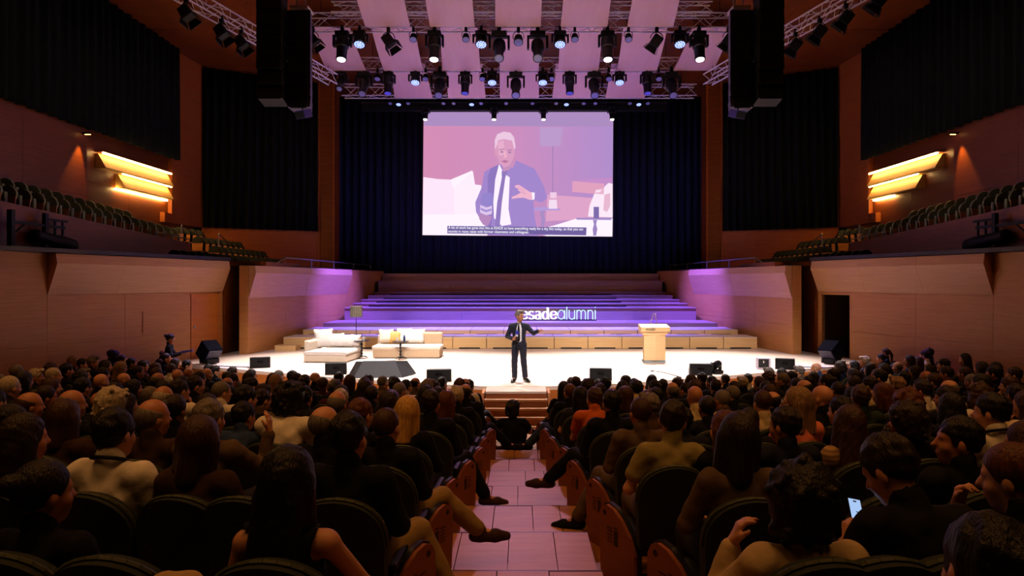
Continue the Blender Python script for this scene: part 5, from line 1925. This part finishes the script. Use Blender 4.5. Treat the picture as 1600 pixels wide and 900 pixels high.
CH_LEG = MB().bev((0, .2, .19), (.10, .36, .36), .02).span(-.2, .2, .0, .40, 0, .03).mesh('pedestal', M_CASE)
CH_ARM = MB().bev((.262, .20, .56), (.05, .38, .04), .015).span(.25, .275, .12, .28, .30, .55).mesh('armrest', M_CASE)
def end_panel_meshes(sx):
    """aisle-end panel turned a little towards the rear; sx: side the aisle lies on"""
    prof = [(-.20, 0.0), (.22, 0.0), (.25, .38), (.245, .50), (.21, .56), (.15, .585), (.06, .57), (-.04, .515), (-.14, .42), (-.20, .31)]
    ang = -sx * D(24)
    R = Matrix.Rotation(ang, 3, 'Z')
    o = Vector((sx * .31, .10, 0))
    def T(p):
        return R @ Vector(p) + o
    panel = MB().prism([T((sx * .002, y, z)) for y, z in prof], R @ Vector((sx * .028, 0, 0))).mesh('end_panel', M_ENDP)
    core = MB()
    inner = [(y * 1.04, z * 1.02 if z > 0 else z) for y, z in prof]
    core.prism([T((-sx * .034, y, z)) for y, z in inner], R @ Vector((sx * .036, 0, 0)))
    edge_ = core.mesh('end_edge', M_ENDE)
    mk = MB()
    # emblem, sponsor block and printed lines, as on the plates in the hall
    def quad(y0, y1, z0, z1):
        mk.prism([T((sx * .031, y, z)) for y, z in ((y0, z0), (y1, z0), (y1, z1), (y0, z1))], R @ Vector((sx * .0015, 0, 0)))
    for i in range(8):
        a0 = 2 * PI * i / 8
        mk.prism([T((sx * .031, .17 + .02 * math.cos(a), .52 + .02 * math.sin(a))) for a in (a0, a0 + .5, a0 + 1.0)] + [T((sx * .031, .17, .52))], R @ Vector((sx * .0015, 0, 0)))
    quad(.0, .05, .31, .42)
    quad(.0, .05, .435, .445)
    for i in range(5):
        quad(.07, .14 - .012 * (i % 2), .42 - .025 * i, .427 - .025 * i)
    return panel, edge_, mk.mesh('plate_print', M_PRINT)
ENDP = {sx: end_panel_meshes(sx) for sx in (-1, 1)}
def chair(loc, rz, label, end=0):
    r = empty('auditorium_chair', loc, rz)
    b_ = link('backrest', CH_BACK, r, (0, -.10, .42))
    link('edge_trim', CH_TRIM, b_)
    link('seat', CH_SEAT, r, (0, -.12, 0))
    link('pedestal', CH_LEG, r, (0, -.12, 0))
    link('armrest', CH_ARM, r, (0, -.08, 0))
    if end:
        p, e_, k_ = ENDP[end]
        pp = link('end_panel', p, r)
        link('panel_edge', e_, pp)
        q_ = link('plate_print', k_, pp)
        q_['kind'] = 'stuff'
    tag(r, label, 'chair', 'auditorium chairs in the stalls')
    return r

# ------------------------------------------------------------------ the audience
# singled-out people: (px, row, pose, hair, hair colour, top, trousers, skin, scale)
OV = [
    (1535, 0, 'm0', 'short', 'black', 'black', 'black', 0, 1.0),
    (76, 1, 'fR', 'bun', 'black', 'black', 'black', 1, .97), (455, 1, 'sleeveless', 'long', 'black', 'black', 'charcoal', 0, 1.02),
    (45, 2, 'fR', 'long', 'dark brown', 'tan', 'black', 1, 1.03), (183, 2, 'plain_near', 'short', 'black', 'white', 'charcoal', 0, 1.06), (315, 2, 'f0', 'bob', 'brown', 'brown', 'black', 0, 1.04),
    (547, 2, 'outR', 'short', 'black', 'black', 'khaki', 0, 1.06),
    (605, 3, 'crossR', 'crop', 'brown', 'black', 'khaki', 0, 1.02), (330, 3, 'raise', 'short', 'grey', 'taupe', 'charcoal', 0, 1.05), (243, 3, 'mR', 'fringe', 'grey', 'brown', 'black', 1, 1.05), (105, 3, 'm0', 'bob', 'brown', 'brown', 'black', 0, 1.03),
    (637, 4, 'f0', 'straight', 'blonde', 'black', 'black', 0, 1.04), (437, 4, 'leanR', 'curly', 'black', 'white', 'charcoal', 1, 1.12), (566, 4, 'fR', 'short', 'chestnut', 'black', 'black', 0, 1.02), (178, 4, 'f0', 'curly', 'white', 'charcoal', 'black', 0, 1.05), (116, 4, 'mR', 'fringe', 'grey', 'black', 'charcoal', 1, 1.03), (50, 4, 'mR', 'fringe', 'brown', 'black', 'charcoal', 1, 1.0),
    (674, 5, 'outR', 'short', 'dark brown', 'black', 'black', 1, 1.04), (386, 5, 'mR', 'short', 'black', 'black', 'black', 0, 1.05), (258, 5, 'm0', 'fringe', 'white', 'taupe', 'black', 1, 1.03), (18, 5, 'm0', 'crop', 'white', 'charcoal', 'black', 0, 1.05),
    (700, 6, 'fR', 'bob', 'chestnut', 'black', 'black', 0, 1.0), (533, 6, 'f0', 'short', 'white', 'black', 'black', 0, 1.0), (283, 6, 'chinR', 'short', 'dark brown', 'white', 'charcoal', 0, 1.04), (612, 6, 'f0', 'bob', 'chestnut', 'black', 'black', 0, 1.0),
    (714, 7, 'm0', 'side', 'white', 'black', 'black', 0, 1.0), (582, 7, 'm0', 'crop', 'dark brown', 'navy', 'black', 1, 1.0), (460, 7, 'm0', 'short', 'black', 'cream', 'charcoal', 0, 1.0), (160, 7, 'm0', None, 'grey', 'black', 'black', 0, 1.0), (85, 7, 'mR', 'crop', 'white', 'charcoal', 'black', 0, 1.02),
    (728, 8, 'crossR', 'fringe', 'dark brown', 'black', 'black', 1, 1.0), (395, 8, 'mR', 'short', 'black', 'orange', 'black', 0, 1.0),
    (1247, 1, 'chin_near', 'bushy', 'black', 'beige', 'charcoal', 0, 1.04), (1432, 1, 'phone', 'short', 'dark brown', 'black', 'black', 0, 1.05), (1585, 1, 'mouth', 'pony', 'chestnut', 'black', 'black', 0, 1.02),
    (1150, 2, 'f0', 'bob', 'dark brown', 'taupe', 'charcoal', 0, 1.06), (1492, 2, 'profile', 'short', 'black', 'black', 'black', 1, 1.02),
    (1040, 3, 'leanaway', 'short', 'dark brown', 'olive', 'taupe', 0, 1.05), (1130, 3, 'fL', 'long', 'chestnut', 'black', 'black', 0, 1.0), (1322, 3, 'f0', 'long', 'brown', 'striped tan', 'black', 1, 1.02), (1545, 3, 'mL', 'short', 'black', 'white', 'charcoal', 0, 1.06),
    (1000, 4, 'outL', 'crop', 'brown', 'taupe', 'taupe', 1, 1.03), (1242, 4, 'fprofile', 'straight', 'ash', 'pink', 'black', 0, 1.08), (1412, 4, 'fL', 'curly_long', 'chestnut', 'dotted black', 'black', 0, 1.05), (1600, 4, 'chinL', 'long', 'brown', 'cream', 'black', 0, 1.0),
    (955, 5, 'crossL', 'short', 'black', 'black', 'black', 0, 1.04), (1190, 5, 'm0', 'crop', 'brown', 'cream', 'charcoal', 0, 1.02), (1282, 5, 'mL', None, 'grey', 'black', 'black', 0, 1.05), (1475, 5, 'mL', 'short', 'dark brown', 'black', 'black', 1, 1.0),
    (932, 6, 'leanL', 'short', 'brown', 'orange', 'charcoal', 0, 1.03), (1085, 6, 'm0', None, 'grey', 'cream', 'charcoal', 1, 1.03), (1010, 6, 'm0', 'crop', 'brown', 'black', 'black', 0, 1.0), (1440, 6, 'chinL', 'short', 'dark brown', 'white', 'black', 0, 1.0),
    (905, 7, 'fL', 'long', 'black', 'charcoal', 'navy', 0, 1.0), (975, 7, 'fL', 'bob', 'brown', 'black', 'black', 0, 1.0), (1400, 7, 'f0', 'side', 'ash', 'black', 'black', 0, 1.0), (1375, 6, 'fL', 'long', 'chestnut', 'black', 'black', 0, 1.0),
    (890, 8, 'crossL', 'crop', 'chestnut', 'black', 'blue', 1, 1.0), (1050, 8, 'm0', 'fringe', 'grey', 'black', 'black', 0, 1.0),
    (880, 9, 'fL', 'long', 'black', 'black', 'brown', 0, 1.0), (1185, 9, 'm0', 'crop', 'brown', 'charcoal', 'black', 0, 1.0),
]
EMPTY = [(400, 2), (215, 1), (1340, 1), (1370, 2)]
HAIRS = [('short', 'black', 22), ('short', 'dark brown', 16), ('short', 'brown', 8), ('crop', 'dark brown', 8), ('crop', 'grey', 6), ('side', 'grey', 6), ('fringe', 'grey', 7), ('fringe', 'dark brown', 4), (None, 'grey', 5),
         ('long', 'black', 10), ('long', 'dark brown', 8), ('bob', 'brown', 6), ('bob', 'dark brown', 7), ('straight', 'ash', 3), ('bun', 'dark brown', 4), ('pony', 'brown', 3), ('curly', 'dark brown', 3), ('side', 'white', 4), ('curly_long', 'brown', 3)]
TOPS = [('black', 34), ('navy', 16), ('charcoal', 16), ('brown', 8), ('white', 7), ('taupe', 5), ('blue', 5), ('wine', 3), ('cream', 3), ('green', 2)]
def pick(L, r):
    t = sum(x[-1] for x in L)
    u = r.random() * t
    for x in L:
        u -= x[-1]
        if u <= 0:
            return x
    return L[-1]
HDESC = {'short': 'short %s hair', 'crop': 'cropped %s hair', 'side': 'combed %s hair', 'fringe': 'balding %s hair', 'bob': '%s bob', 'straight': 'straight %s hair', 'long': 'long %s hair',
         'bun': '%s hair bun', 'pony': '%s ponytail', 'curly': 'curly %s hair', 'curly_long': 'wavy %s hair', 'bushy': 'bushy %s hair', None: 'a bald head'}
def hdesc(kind, c):
    t = HDESC[kind]
    return t % c.replace('dark brown', 'dark').replace('ash', 'ash-blonde') if '%s' in t else t
FEM = ('bob', 'straight', 'long', 'bun', 'pony', 'curly', 'curly_long')
PITCH = .555
people_at = {}
NEARHEAD = []
for s in (-1, 1):
    for k in range(0, 12):
        Yk = row_y(k)
        Rk = YC - Yk
        zf = seat_floor(k)
        forced = []
        for o in OV:
            if o[1] == k and (o[0] < 813) == (s < 0):
                x = X_of(o[0], Yk)
                for _ in range(4):                       # onto the arc
                    y = YC - math.sqrt(Rk * Rk - x * x)
                    x = X_of(o[0], y)
                forced.append((abs(x), o))
        blocked = [abs(X_of(px, Yk)) for px, kk in EMPTY if kk == k and (px < 813) == (s < 0)]
        seats = [(ax, o) for ax, o in forced] + [(bx, 'empty') for bx in blocked]
        xmax = min(.762 * (Yk + 1.2) + .9, 11.2)
        x = 1.02
        while x < xmax:
            if all(abs(x - q_[0]) > .43 for q_ in seats):
                seats.append((x, None))
                x += PITCH
            else:
                x += .04
        seats.sort(key=lambda q_: q_[0])
        rowname = ORD[12 - k]
        for j, (ax, o) in enumerate(seats):
            th = math.asin(min(.95, ax / Rk))
            x = s * ax
            y = YC - Rk * math.cos(th)
            if abs(x) > wall_x(y) - .45:
                continue
            rz = s * th
            where = '%s, %s row from stage, %s from aisle' % (SIDE[s], rowname, ORD[j + 1])
            end = -s if j == 0 else 0
            chair((x, y - .02, zf), rz, 'dark green auditorium chair, ' + where, end)
            r_ = random.Random(1000 * k + 50 * j + (7 if s > 0 else 0))
            if o == 'empty':
                continue
            if k == 0 and not isinstance(o, tuple):
                continue
            if o is None:
                hk, hc, _ = pick(HAIRS, r_)
                tp = pick(TOPS, r_)[0]
                lg = r_.choice(['black', 'charcoal', 'navy', 'brown'])
                if hk in FEM and hk != 'curly':
                    ps = r_.choice(['f0', 'f0', 'fR' if s < 0 else 'fL', 'fR' if s < 0 else 'fL'])
                else:
                    ps = r_.choice(['m0', 'm0', 'tee', 'mR' if s < 0 else 'mL', 'mR' if s < 0 else 'mL', 'leanR' if s < 0 else 'leanL', 'chinR' if s < 0 else 'chinL'])
                if j == 0:
                    ps = ('outR' if s < 0 else 'outL') if k % 2 else ('crossR' if s < 0 else 'crossL')
                sk = r_.choice([0, 0, 1, 2])
                scl = .95 + .09 * r_.random()
                if k == 0:
                    hk, hc, ps, scl = 'short', 'black', 'm0', 1.0
            else:
                _, _, ps, hk, hc, tp, lg, sk, scl = o
            lab = 'person with %s, %s top, %s' % (hdesc(hk, hc), tp, where)
            pr = put_person(SETS[ps], lab, (x, y + .0, zf - (.12 if ps == 'chin_near' else 0)), rz + r_.uniform(-.05, .05), hk, hc, tp, lg, sk, scl,
                            shoes=('brown' if (k + j) % 2 else 'black') if j == 0 else None, group='seated audience')
            if tp == 'white' and k <= 4 or (k, tp) == (1, 'beige'):
                cc = SETS[ps]['lan']
                ln = MB()
                ring_ = [Vector(cc) + Vector((.084 * math.cos(a), .080 * math.sin(a) - .012, .012 - .03 * math.sin(a))) for a in [PI * 2 * i / 20 for i in range(21)]]
                ln.path(ring_, .011, 6).build('lanyard', M_BLACK, pr)
            people_at[(s, k, o[0] if isinstance(o, tuple) else j)] = pr
# ------------------------------------------------------------------ small things in the audience
def local_to_world(o, p):
    return o.matrix_basis @ Vector(p)
pm = people_at.get((1, 1, 1432))
if pm is not None:
    ph = empty('smartphone', local_to_world(pm, (-.075, .285, .915)))
    ph.rotation_euler = (math.radians(58), math.radians(14), pm.rotation_euler.z + .15)
    tag(ph, 'lit smartphone held by the bowed man in black, lectern-side', 'phone')
    MB().bev((0, 0, 0), (.072, .150, .009), .0035).build('phone_case', M_CASE, ph)
    MB().box((0, 0, .0052), (.064, .140, .001)).build('phone_screen', glow('phone_screen', '#A9C8F4', 1.0), ph)
    MB().box((0, .060, .0062), (.018, .006, .0006)).build('camera_notch', M_CASE, ph)
    MB().box((.012, .012, .0062), (.030, .004, .0006)).build('screen_line', M_CASE, ph)
pq = people_at.get((-1, 6, 533))
ph = empty('smartphone', at(513, 645, 8.35))
ph.rotation_euler = (math.radians(60), 0, .3)
tag(ph, 'small glowing phone beside the white-haired person, sofa-side', 'phone')
MB().bev((0, 0, 0), (.072, .150, .009), .0035).build('phone_case', M_CASE, ph)
MB().box((0, 0, .0052), (.064, .140, .001)).build('phone_screen', glow('phone_screen_small', '#E4F0FF', 1.6), ph)
# cream shoulder bag hung over a chair back at the bottom edge
bg = empty('handbag', at(268, 915, 2.02))
bg.rotation_euler = (0, 0, .2)
bg.scale = (.55, .7, .62)
tag(bg, 'cream shoulder bag with a dark strap at the near sofa-side seats', 'bag')
f = Field((-.26, -.16, -.30), (.26, .16, .16), .012)
f.ell((0, 0, -.08), (.20, .09, .13), 0).ell((.03, 0, .0), (.14, .07, .06), .04)
f.bump(.004, 30, 3)
fm = f.mesh('bag_body', plain('cream_canvas', '#B8986A', .85)); link('bag_body', fm, bg)
MB().path([(-.17, -.02, -.06), (-.12, -.07, .02), (-.02, -.09, .06), (.06, -.08, .04), (.10, -.08, -.06), (.11, -.09, -.16)], .012, 8).build('bag_strap', M_BLACK, bg)
# wristband on the raised hand
pb_ = people_at.get((1, 1, 1247))
if pb_ is not None:
    wb = MB().lathe([(.030, -.022), (.034, -.02), (.034, .02), (.030, .022)], 16)
    o = wb.build('wristband', M_CASE, pb_, True)
    o.location = (-.215, .155, .94)
    o.rotation_euler = (.1, -.3, 0)

# spectacles of the pink-shirted woman
pw = people_at.get((1, 4, 1242))
if pw is not None:
    m = MB()
    for sx in (-1, 1):
        m.path([(sx * .034 + .022 * math.cos(a), .100, .004 + .018 * math.sin(a)) for a in [2 * PI * i / 14 for i in range(15)]], .0028, 5)
        m.path([(sx * .056, .098, .008), (sx * .084, .03, .010), (sx * .086, -.01, .004)], .003, 5)
    m.tube((-.012, .104, .006), (.012, .104, .006), .003, 5)
    o = m.build('spectacles', M_RAIL, pw)
    o.matrix_basis = SETS['fprofile']['M']
# ------------------------------------------------------------------ the speaker
def make_speaker():
    P = dict(pelvis=(0, 0, .96), chest=(0, -.01, 1.27), neck=(0, -.005, 1.455), head=(-.015, .025, 1.64),
             shL=(-.19, 0, 1.375), shR=(.19, 0, 1.375), elL=(-.37, .08, 1.22), elR=(.30, -.03, 1.13),
             wrL=(-.52, .24, 1.30), wrR=(.12, .22, 1.08), hdL=(-.75, .6, .25), hnL=(.3, .3, -1), curlL=.25, hdR=(-.75, .55, .3), hnR=(-.4, -.6, .1), curlR=.95,
             hipL=(-.095, 0, .93), hipR=(.095, 0, .93), knL=(-.12, .04, .51), knR=(.11, .05, .51), anL=(-.15, -.05, .095), anR=(.11, .04, .095),
             toL=(-.24, .09, .045), toR=(.14, .22, .045), yaw=D(52), pitch=-.03)
    S = make_person(P, h=.010, coat=True)
    J = {k: V3(*v) for k, v in P.items() if isinstance(v, tuple)}
    lo = V3(-.62, -.25, .60); hi = V3(.45, .35, 1.60)
    # jacket with an open front
    def jt(f, e):
        f.ell((0, 0, .93), (.170 + e, .125 + e, .16 + e), .03)
        f.ell((0, 0, 1.10), (.150 + e, .112 + e, .20 + e), .06)
        f.ell(J['chest'], (.168 + e, .118 + e, .17 + e), .05)
        f.cap(J['shL'] * .85 + J['neck'] * .15, J['shR'] * .85 + J['neck'] * .15, .064 + e, None, .05)
        f.cap(J['neck'] - V3(0, 0, .03), J['shL'], .056 + e, None, .04)
        f.cap(J['neck'] - V3(0, 0, .03), J['shR'], .056 + e, None, .04)
    f = Field(lo, hi, .0095)
    jt(f, .012)
    for sd in 'LR':
        f.cap(J['sh' + sd], J['el' + sd], .068, .056, .03)
        f.cap(J['el' + sd], J['el' + sd] + (J['wr' + sd] - J['el' + sd]) * .84, .056, .046, .02)
    # the open V and the cutaway hem
    for t in np.linspace(0, 1, 7):
        z = 1.46 - t * .40
        w = .058 if t < .2 else .070 - .006 * t
        f.cap((-.02 + .01, .10, z), (-.02 + .01, .30, z), w, None, .008, 'sub')
    f.cap((0, .12, .84), (0, .32, .84), .07, None, .02, 'sub')
    f.cap((0, .12, .78), (0, .32, .78), .10, None, .02, 'sub')
    f.half((0, 0, -1), -.80, .01)
    S['jacket'] = f.mesh('jacket', plain('navy_suit', '#12162A', .8, var=.08))
    f = Field(lo, hi, .0095)
    jt(f, -.004)
    f.cap(J['neck'] - V3(0, 0, .02), J['neck'] + V3(0, .005, .045), .062, .060, .01)
    f.half((0, -1, 0), .0, .005)
    f.half((0, 0, -1), -.92, .005)
    for sx in (-1, 1):
        f.half((sx, 0, 0), .10, .01)
    f.cap(J['neck'] + V3(0, 0, .05), J['neck'] + V3(0, 0, .25), .060, .06, .005, 'sub')
    S['shirt'] = f.mesh('shirt', plain('white_shirt', '#E4E0E0', .7))
    return S, P
SPK, SPP = make_speaker()
sp = link('person', SPK['body'])
sp.location = (-.03, 17.05, 1.0)
sp.rotation_euler = (0, 0, PI - .10)
sp.material_slots[0].link = 'OBJECT'
sp.material_slots[0].material = plain('skin_stage', '#B87C5E', .5, var=.05)
tag(sp, 'grey-haired speaker in a dark suit standing on stage, arm stretched out', 'person')
link('jacket', SPK['jacket'], sp)
link('shirt', SPK['shirt'], sp)
tr = link('trousers', SPK['trousers'], sp); tr.material_slots[0].link = 'OBJECT'; tr.material_slots[0].material = plain('navy_suit_trousers', '#101426', .8)
for k_ in ('shoeL', 'shoeR'):
    q_ = link('shoe', SPK[k_], sp); q_.material_slots[0].link = 'OBJECT'; q_.material_slots[0].material = M_BLACKGLOSS
hh = link('hair', HAIR['side'], sp); hh.matrix_basis = SPK['M']; hh.material_slots[0].link = 'OBJECT'; hh.material_slots[0].material = MATS['hair_grey']
m = MB()
ty = [(-.018, 1.47, .03), (-.026, 1.42, .035), (-.034, 1.30, .04), (-.030, 1.18, .042), (-.0, 1.04, .0)]
vs = []
for (x_, z_, w_) in ((0, 1.475, .020), (0, 1.44, .014), (0, 1.30, .030), (0, 1.14, .036), (0, 1.05, .034), (0, 1.01, .004)):
    y_ = .075 if z_ > 1.46 else (.108 if z_ > 1.38 else .134)
    vs += [(-w_ + x_, y_, z_), (w_ + x_, y_, z_), (w_ + x_, y_ + .012, z_), (-w_ + x_, y_ + .012, z_)]
fs = []
for i in range(5):
    a, b_ = 4 * i, 4 * i + 4
    fs += [(a, a + 1, b_ + 1, b_), (a + 1, a + 2, b_ + 2, b_ + 1), (a + 2, a + 3, b_ + 3, b_ + 2), (a + 3, a, b_, b_ + 3)]
m.add(vs, fs).build('tie', M_BLACK, sp)
for sx in (-1, 1):
    e_ = MB().lathe([(.002, -.009), (.007, -.006), (.009, 0), (.007, .006), (.002, .009)], 10).build('eye', M_BLACKGLOSS, sp, True)
    e_.matrix_basis = SPK['M'] @ Matrix.Translation((sx * .030, .078, .004))
mc = empty('hand_microphone')
mc.location = local_to_world(sp, (.035, .30, 1.12))
mc.rotation_euler = (math.radians(-12), math.radians(8), 0)
tag(mc, 'handheld microphone with a blue foam ball in the speaker\'s hand', 'microphone')
MB().lathe([(.012, -.17), (.016, -.15), (.018, .0), (.022, .05)], 12).build('handle', M_CASE, mc, True)
MB().box((0, 0, .055), (.062, .062, .05)).build('cube_flag', plain('mic_flag', '#C8C0D8', .5), mc)
MB().lathe([(.02, .08), (.038, .09), (.045, .12), (.040, .155), (.022, .175), (.004, .18)], 16).build('foam_ball', plain('blue_foam', '#2A2CA0', .9), mc, True)

# ------------------------------------------------------------------ person sitting in the aisle
SIT = make_person(dict(pelvis=(0, 0, .135), chest=(0, -.03, .44), neck=(0, -.01, .62), head=(.0, .03, .775),
                       shL=(-.195, -.02, .555), shR=(.195, -.02, .555), elL=(-.30, .14, .36), elR=(.30, .14, .36), wrL=(-.10, .36, .42), wrR=(.12, .36, .40),
                       hipL=(-.09, .04, .12), hipR=(.09, .04, .12), knL=(-.20, .40, .44), knR=(.20, .40, .44), anL=(-.17, .60, .10), anR=(.17, .60, .10),
                       toL=(-.19, .75, .05), toR=(.19, .75, .05), yaw=D(-10), pitch=-.1), sleeve='short', h=.011)
put_person(SIT, 'person in black sitting on the aisle floor before the stage stair', (X_of(801, 11.7), 11.7, floor_h(11.6 + .3) + .01), 0, 'curly', 'black', 'black', 'black', 1, 1.0, 'black')

# ------------------------------------------------------------------ standing attendant at the side
STD = make_person(dict(pelvis=(0, 0, .88), chest=(0, -.01, 1.18), neck=(0, -.01, 1.35), head=(0, .02, 1.50),
                       shL=(-.165, 0, 1.29), shR=(.165, 0, 1.29), elL=(-.22, .06, 1.06), elR=(.22, .06, 1.06), wrL=(-.10, .30, 1.10), wrR=(.12, .30, 1.10),
                       hdL=(.3, 1, 0), hdR=(-.3, 1, 0), hnL=(0, 0, 1), hnR=(0, 0, 1), curlL=.3, curlR=.3,
                       hipL=(-.09, 0, .85), hipR=(.09, 0, .85), knL=(-.10, .03, .47), knR=(.10, .03, .47), anL=(-.10, 0, .09), anR=(.10, 0, .09),
                       toL=(-.12, .15, .045), toR=(.12, .15, .045), yaw=0, pitch=-.3), h=.011, female=True)
sx_, sy_ = X_of(265, 19.0), 19.0
at_ = put_person(STD, 'attendant in black standing by the sofa-side wall holding a tray', (sx_, sy_, floor_at(sx_, sy_) + .08), D(-72), 'bun', 'black', 'black', 'black', 1, 1.02, 'black')
fo = empty('tray', local_to_world(at_, (0.02, .42, 1.15)))
fo.rotation_euler = (math.radians(8), 0, D(-72))
tag(fo, 'flat dark violet tray held by the standing attendant', 'tray')
MB().bev((0, 0, 0), (.26, .34, .022), .006).build('tray_plate', plain('violet_board', '#3A2E6A', .5), fo)
m = MB()
for q_ in (((0, .165, .018), (.26, .012, .02)), ((0, -.165, .018), (.26, .012, .02)), ((.125, 0, .018), (.012, .34, .02)), ((-.125, 0, .018), (.012, .34, .02))):
    m.box(*q_)
m.build('tray_rim', plain('violet_board', '#3A2E6A', .5), fo)

# ------------------------------------------------------------------ balcony seats
M_SEAT_SHADED = plain('gallery_green_shaded', '#10140E', .8)  # same green seats, darkened in colour to read as shaded silhouettes
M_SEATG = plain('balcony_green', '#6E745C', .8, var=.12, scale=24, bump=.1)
M_SEATW = wood('balcony_seat_wood', '#A0602E', '#B8743A', stretch=(1, 1, 5))
n_ = 14
m = MB()
vs, fs = [], []
for sgn in (1, -1):
    for ring_, rr in enumerate((1.0, .85, .5)):
        for i in range(n_):
            a = 2 * PI * i / n_
            z = .215 * math.sin(a) * rr
            vs.append((.25 * math.cos(a) * rr, sgn * (.028 + .025 * (1 - rr)), z if z > -.15 else -.15 + .2 * (z + .15)))
for sgn in (0, 1):
    o_ = sgn * 3 * n_
    for q_ in range(2):
        for i in range(n_):
            a, b_ = o_ + q_ * n_ + i, o_ + q_ * n_ + (i + 1) % n_
            fs.append((a, b_, b_ + n_, a + n_) if sgn == 0 else (b_, a, a + n_, b_ + n_))
    fs.append(tuple(o_ + 2 * n_ + i for i in range(n_)) if sgn == 0 else tuple(o_ + 2 * n_ + n_ - 1 - i for i in range(n_)))
for i in range(n_):
    fs.append((i, 3 * n_ + i, 3 * n_ + (i + 1) % n_, (i + 1) % n_))
m.add(vs, fs)
BS_BACK = m.mesh('backrest', M_SEATG, True)
BS_SHELL = MB().prism([(-.22, -.045, -.30), (.22, -.045, -.30), (.25, -.045, .0), (-.25, -.045, .0)], (0, .02, 0)).mesh('back_shell', M_SEATW)
BS_SEAT = MB().bev((0, .13, 0), (.42, .10, .36), .03).mesh('seat', M_SEATG)
BS_LEG = MB().span(-.03, .03, -.03, .12, -.42, -.08).span(-.12, .12, -.06, .16, -.44, -.42).mesh('pedestal', M_CASE)
def balcony_seat(loc, rz, label, group, dark=False):
    r = empty('balcony_chair', loc, rz)
    b_ = link('backrest', BS_BACK, r, (0, -.02, .62)); b_.rotation_euler = (.12, 0, 0)
    link('back_shell', BS_SHELL, r, (0, -.02, .55))
    q_ = link('seat', BS_SEAT, r, (0, 0, .42))
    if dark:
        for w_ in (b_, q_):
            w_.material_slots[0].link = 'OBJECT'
            w_.material_slots[0].material = M_SEAT_SHADED
    link('pedestal', BS_LEG, r, (0, .0, .44))
    tag(r, label, 'chair', group)
for s in (-1, 1):
    sd = SIDE[s]
    for rn, X, up, y0, y1 in (('lower', 13.05, -.30, 15.6, 25.6), ('upper', 13.98, .12, 17.2, 24.2)):
        n = int((y1 - y0) / .51)
        for i in range(n):
            y = y1 - i * .51
            zt = 5.80 + (4.95 - 5.80) * (y - 10) / 16 + up
            balcony_seat((s * X, y, zt + .02), s * D(8), 'green balcony seat in the %s row of the %s balcony, %s from stage' % (rn, sd, ORD[i + 1]), 'side balcony seats')
    for rn, X, z, y0, y1 in (('first', 11.35, 3.72, 21.6, 32.0), ('second', 12.2, 4.10, 26.5, 32.3), ('third', 13.05, 4.50, 26.6, 31.6), ('fourth', 13.95, 4.90, 26.9, 29.6)):
        n = int((y1 - y0) / .56)
        for i in range(n):
            y = y1 - i * .56
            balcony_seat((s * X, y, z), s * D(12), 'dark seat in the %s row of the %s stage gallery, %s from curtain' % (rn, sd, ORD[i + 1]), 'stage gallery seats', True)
    # black lamp rig on the balcony front
    r = empty('balcony_rig', (s * 12.35, 17.6, 4.30))
    tag(r, 'black lighting rig with a long lamp on the %s balcony front' % sd, 'lighting rig')
    m = MB()
    m.span(-.06, .06, -1.1, -.98, 0, .95); m.build('post', M_CASE, r)
    m = MB().span(-.05, .05, .1, .22, .1, .98); m.build('post', M_CASE, r)
    m = MB().span(-.03, .03, -1.0, .9, .62, .69); m.build('cross_bar', M_CASE, r)
    m = MB().span(-.03, .03, .1, 1.0, .80, .86); m.build('cross_bar', M_CASE, r)
    m = MB().tube((0, -1.0, .35), (0, -.55, .65), .025); m.build('brace', M_CASE, r)
    for yy in (.5, .8):
        MB().span(-.02, .02, yy, yy + .05, .45, .82).build('hanger', M_CASE, r)
    R = Matrix.Rotation(D(-8), 3, 'X')
    MB().lathe([(.10, -.75), (.16, -.7), (.17, .1), (.20, .2), (.20, .75), (.17, .8)], 14, R @ Matrix.Rotation(-PI / 2, 3, 'X'), (0, .45, .28)).build('lamp_body', M_CASE, r, True)
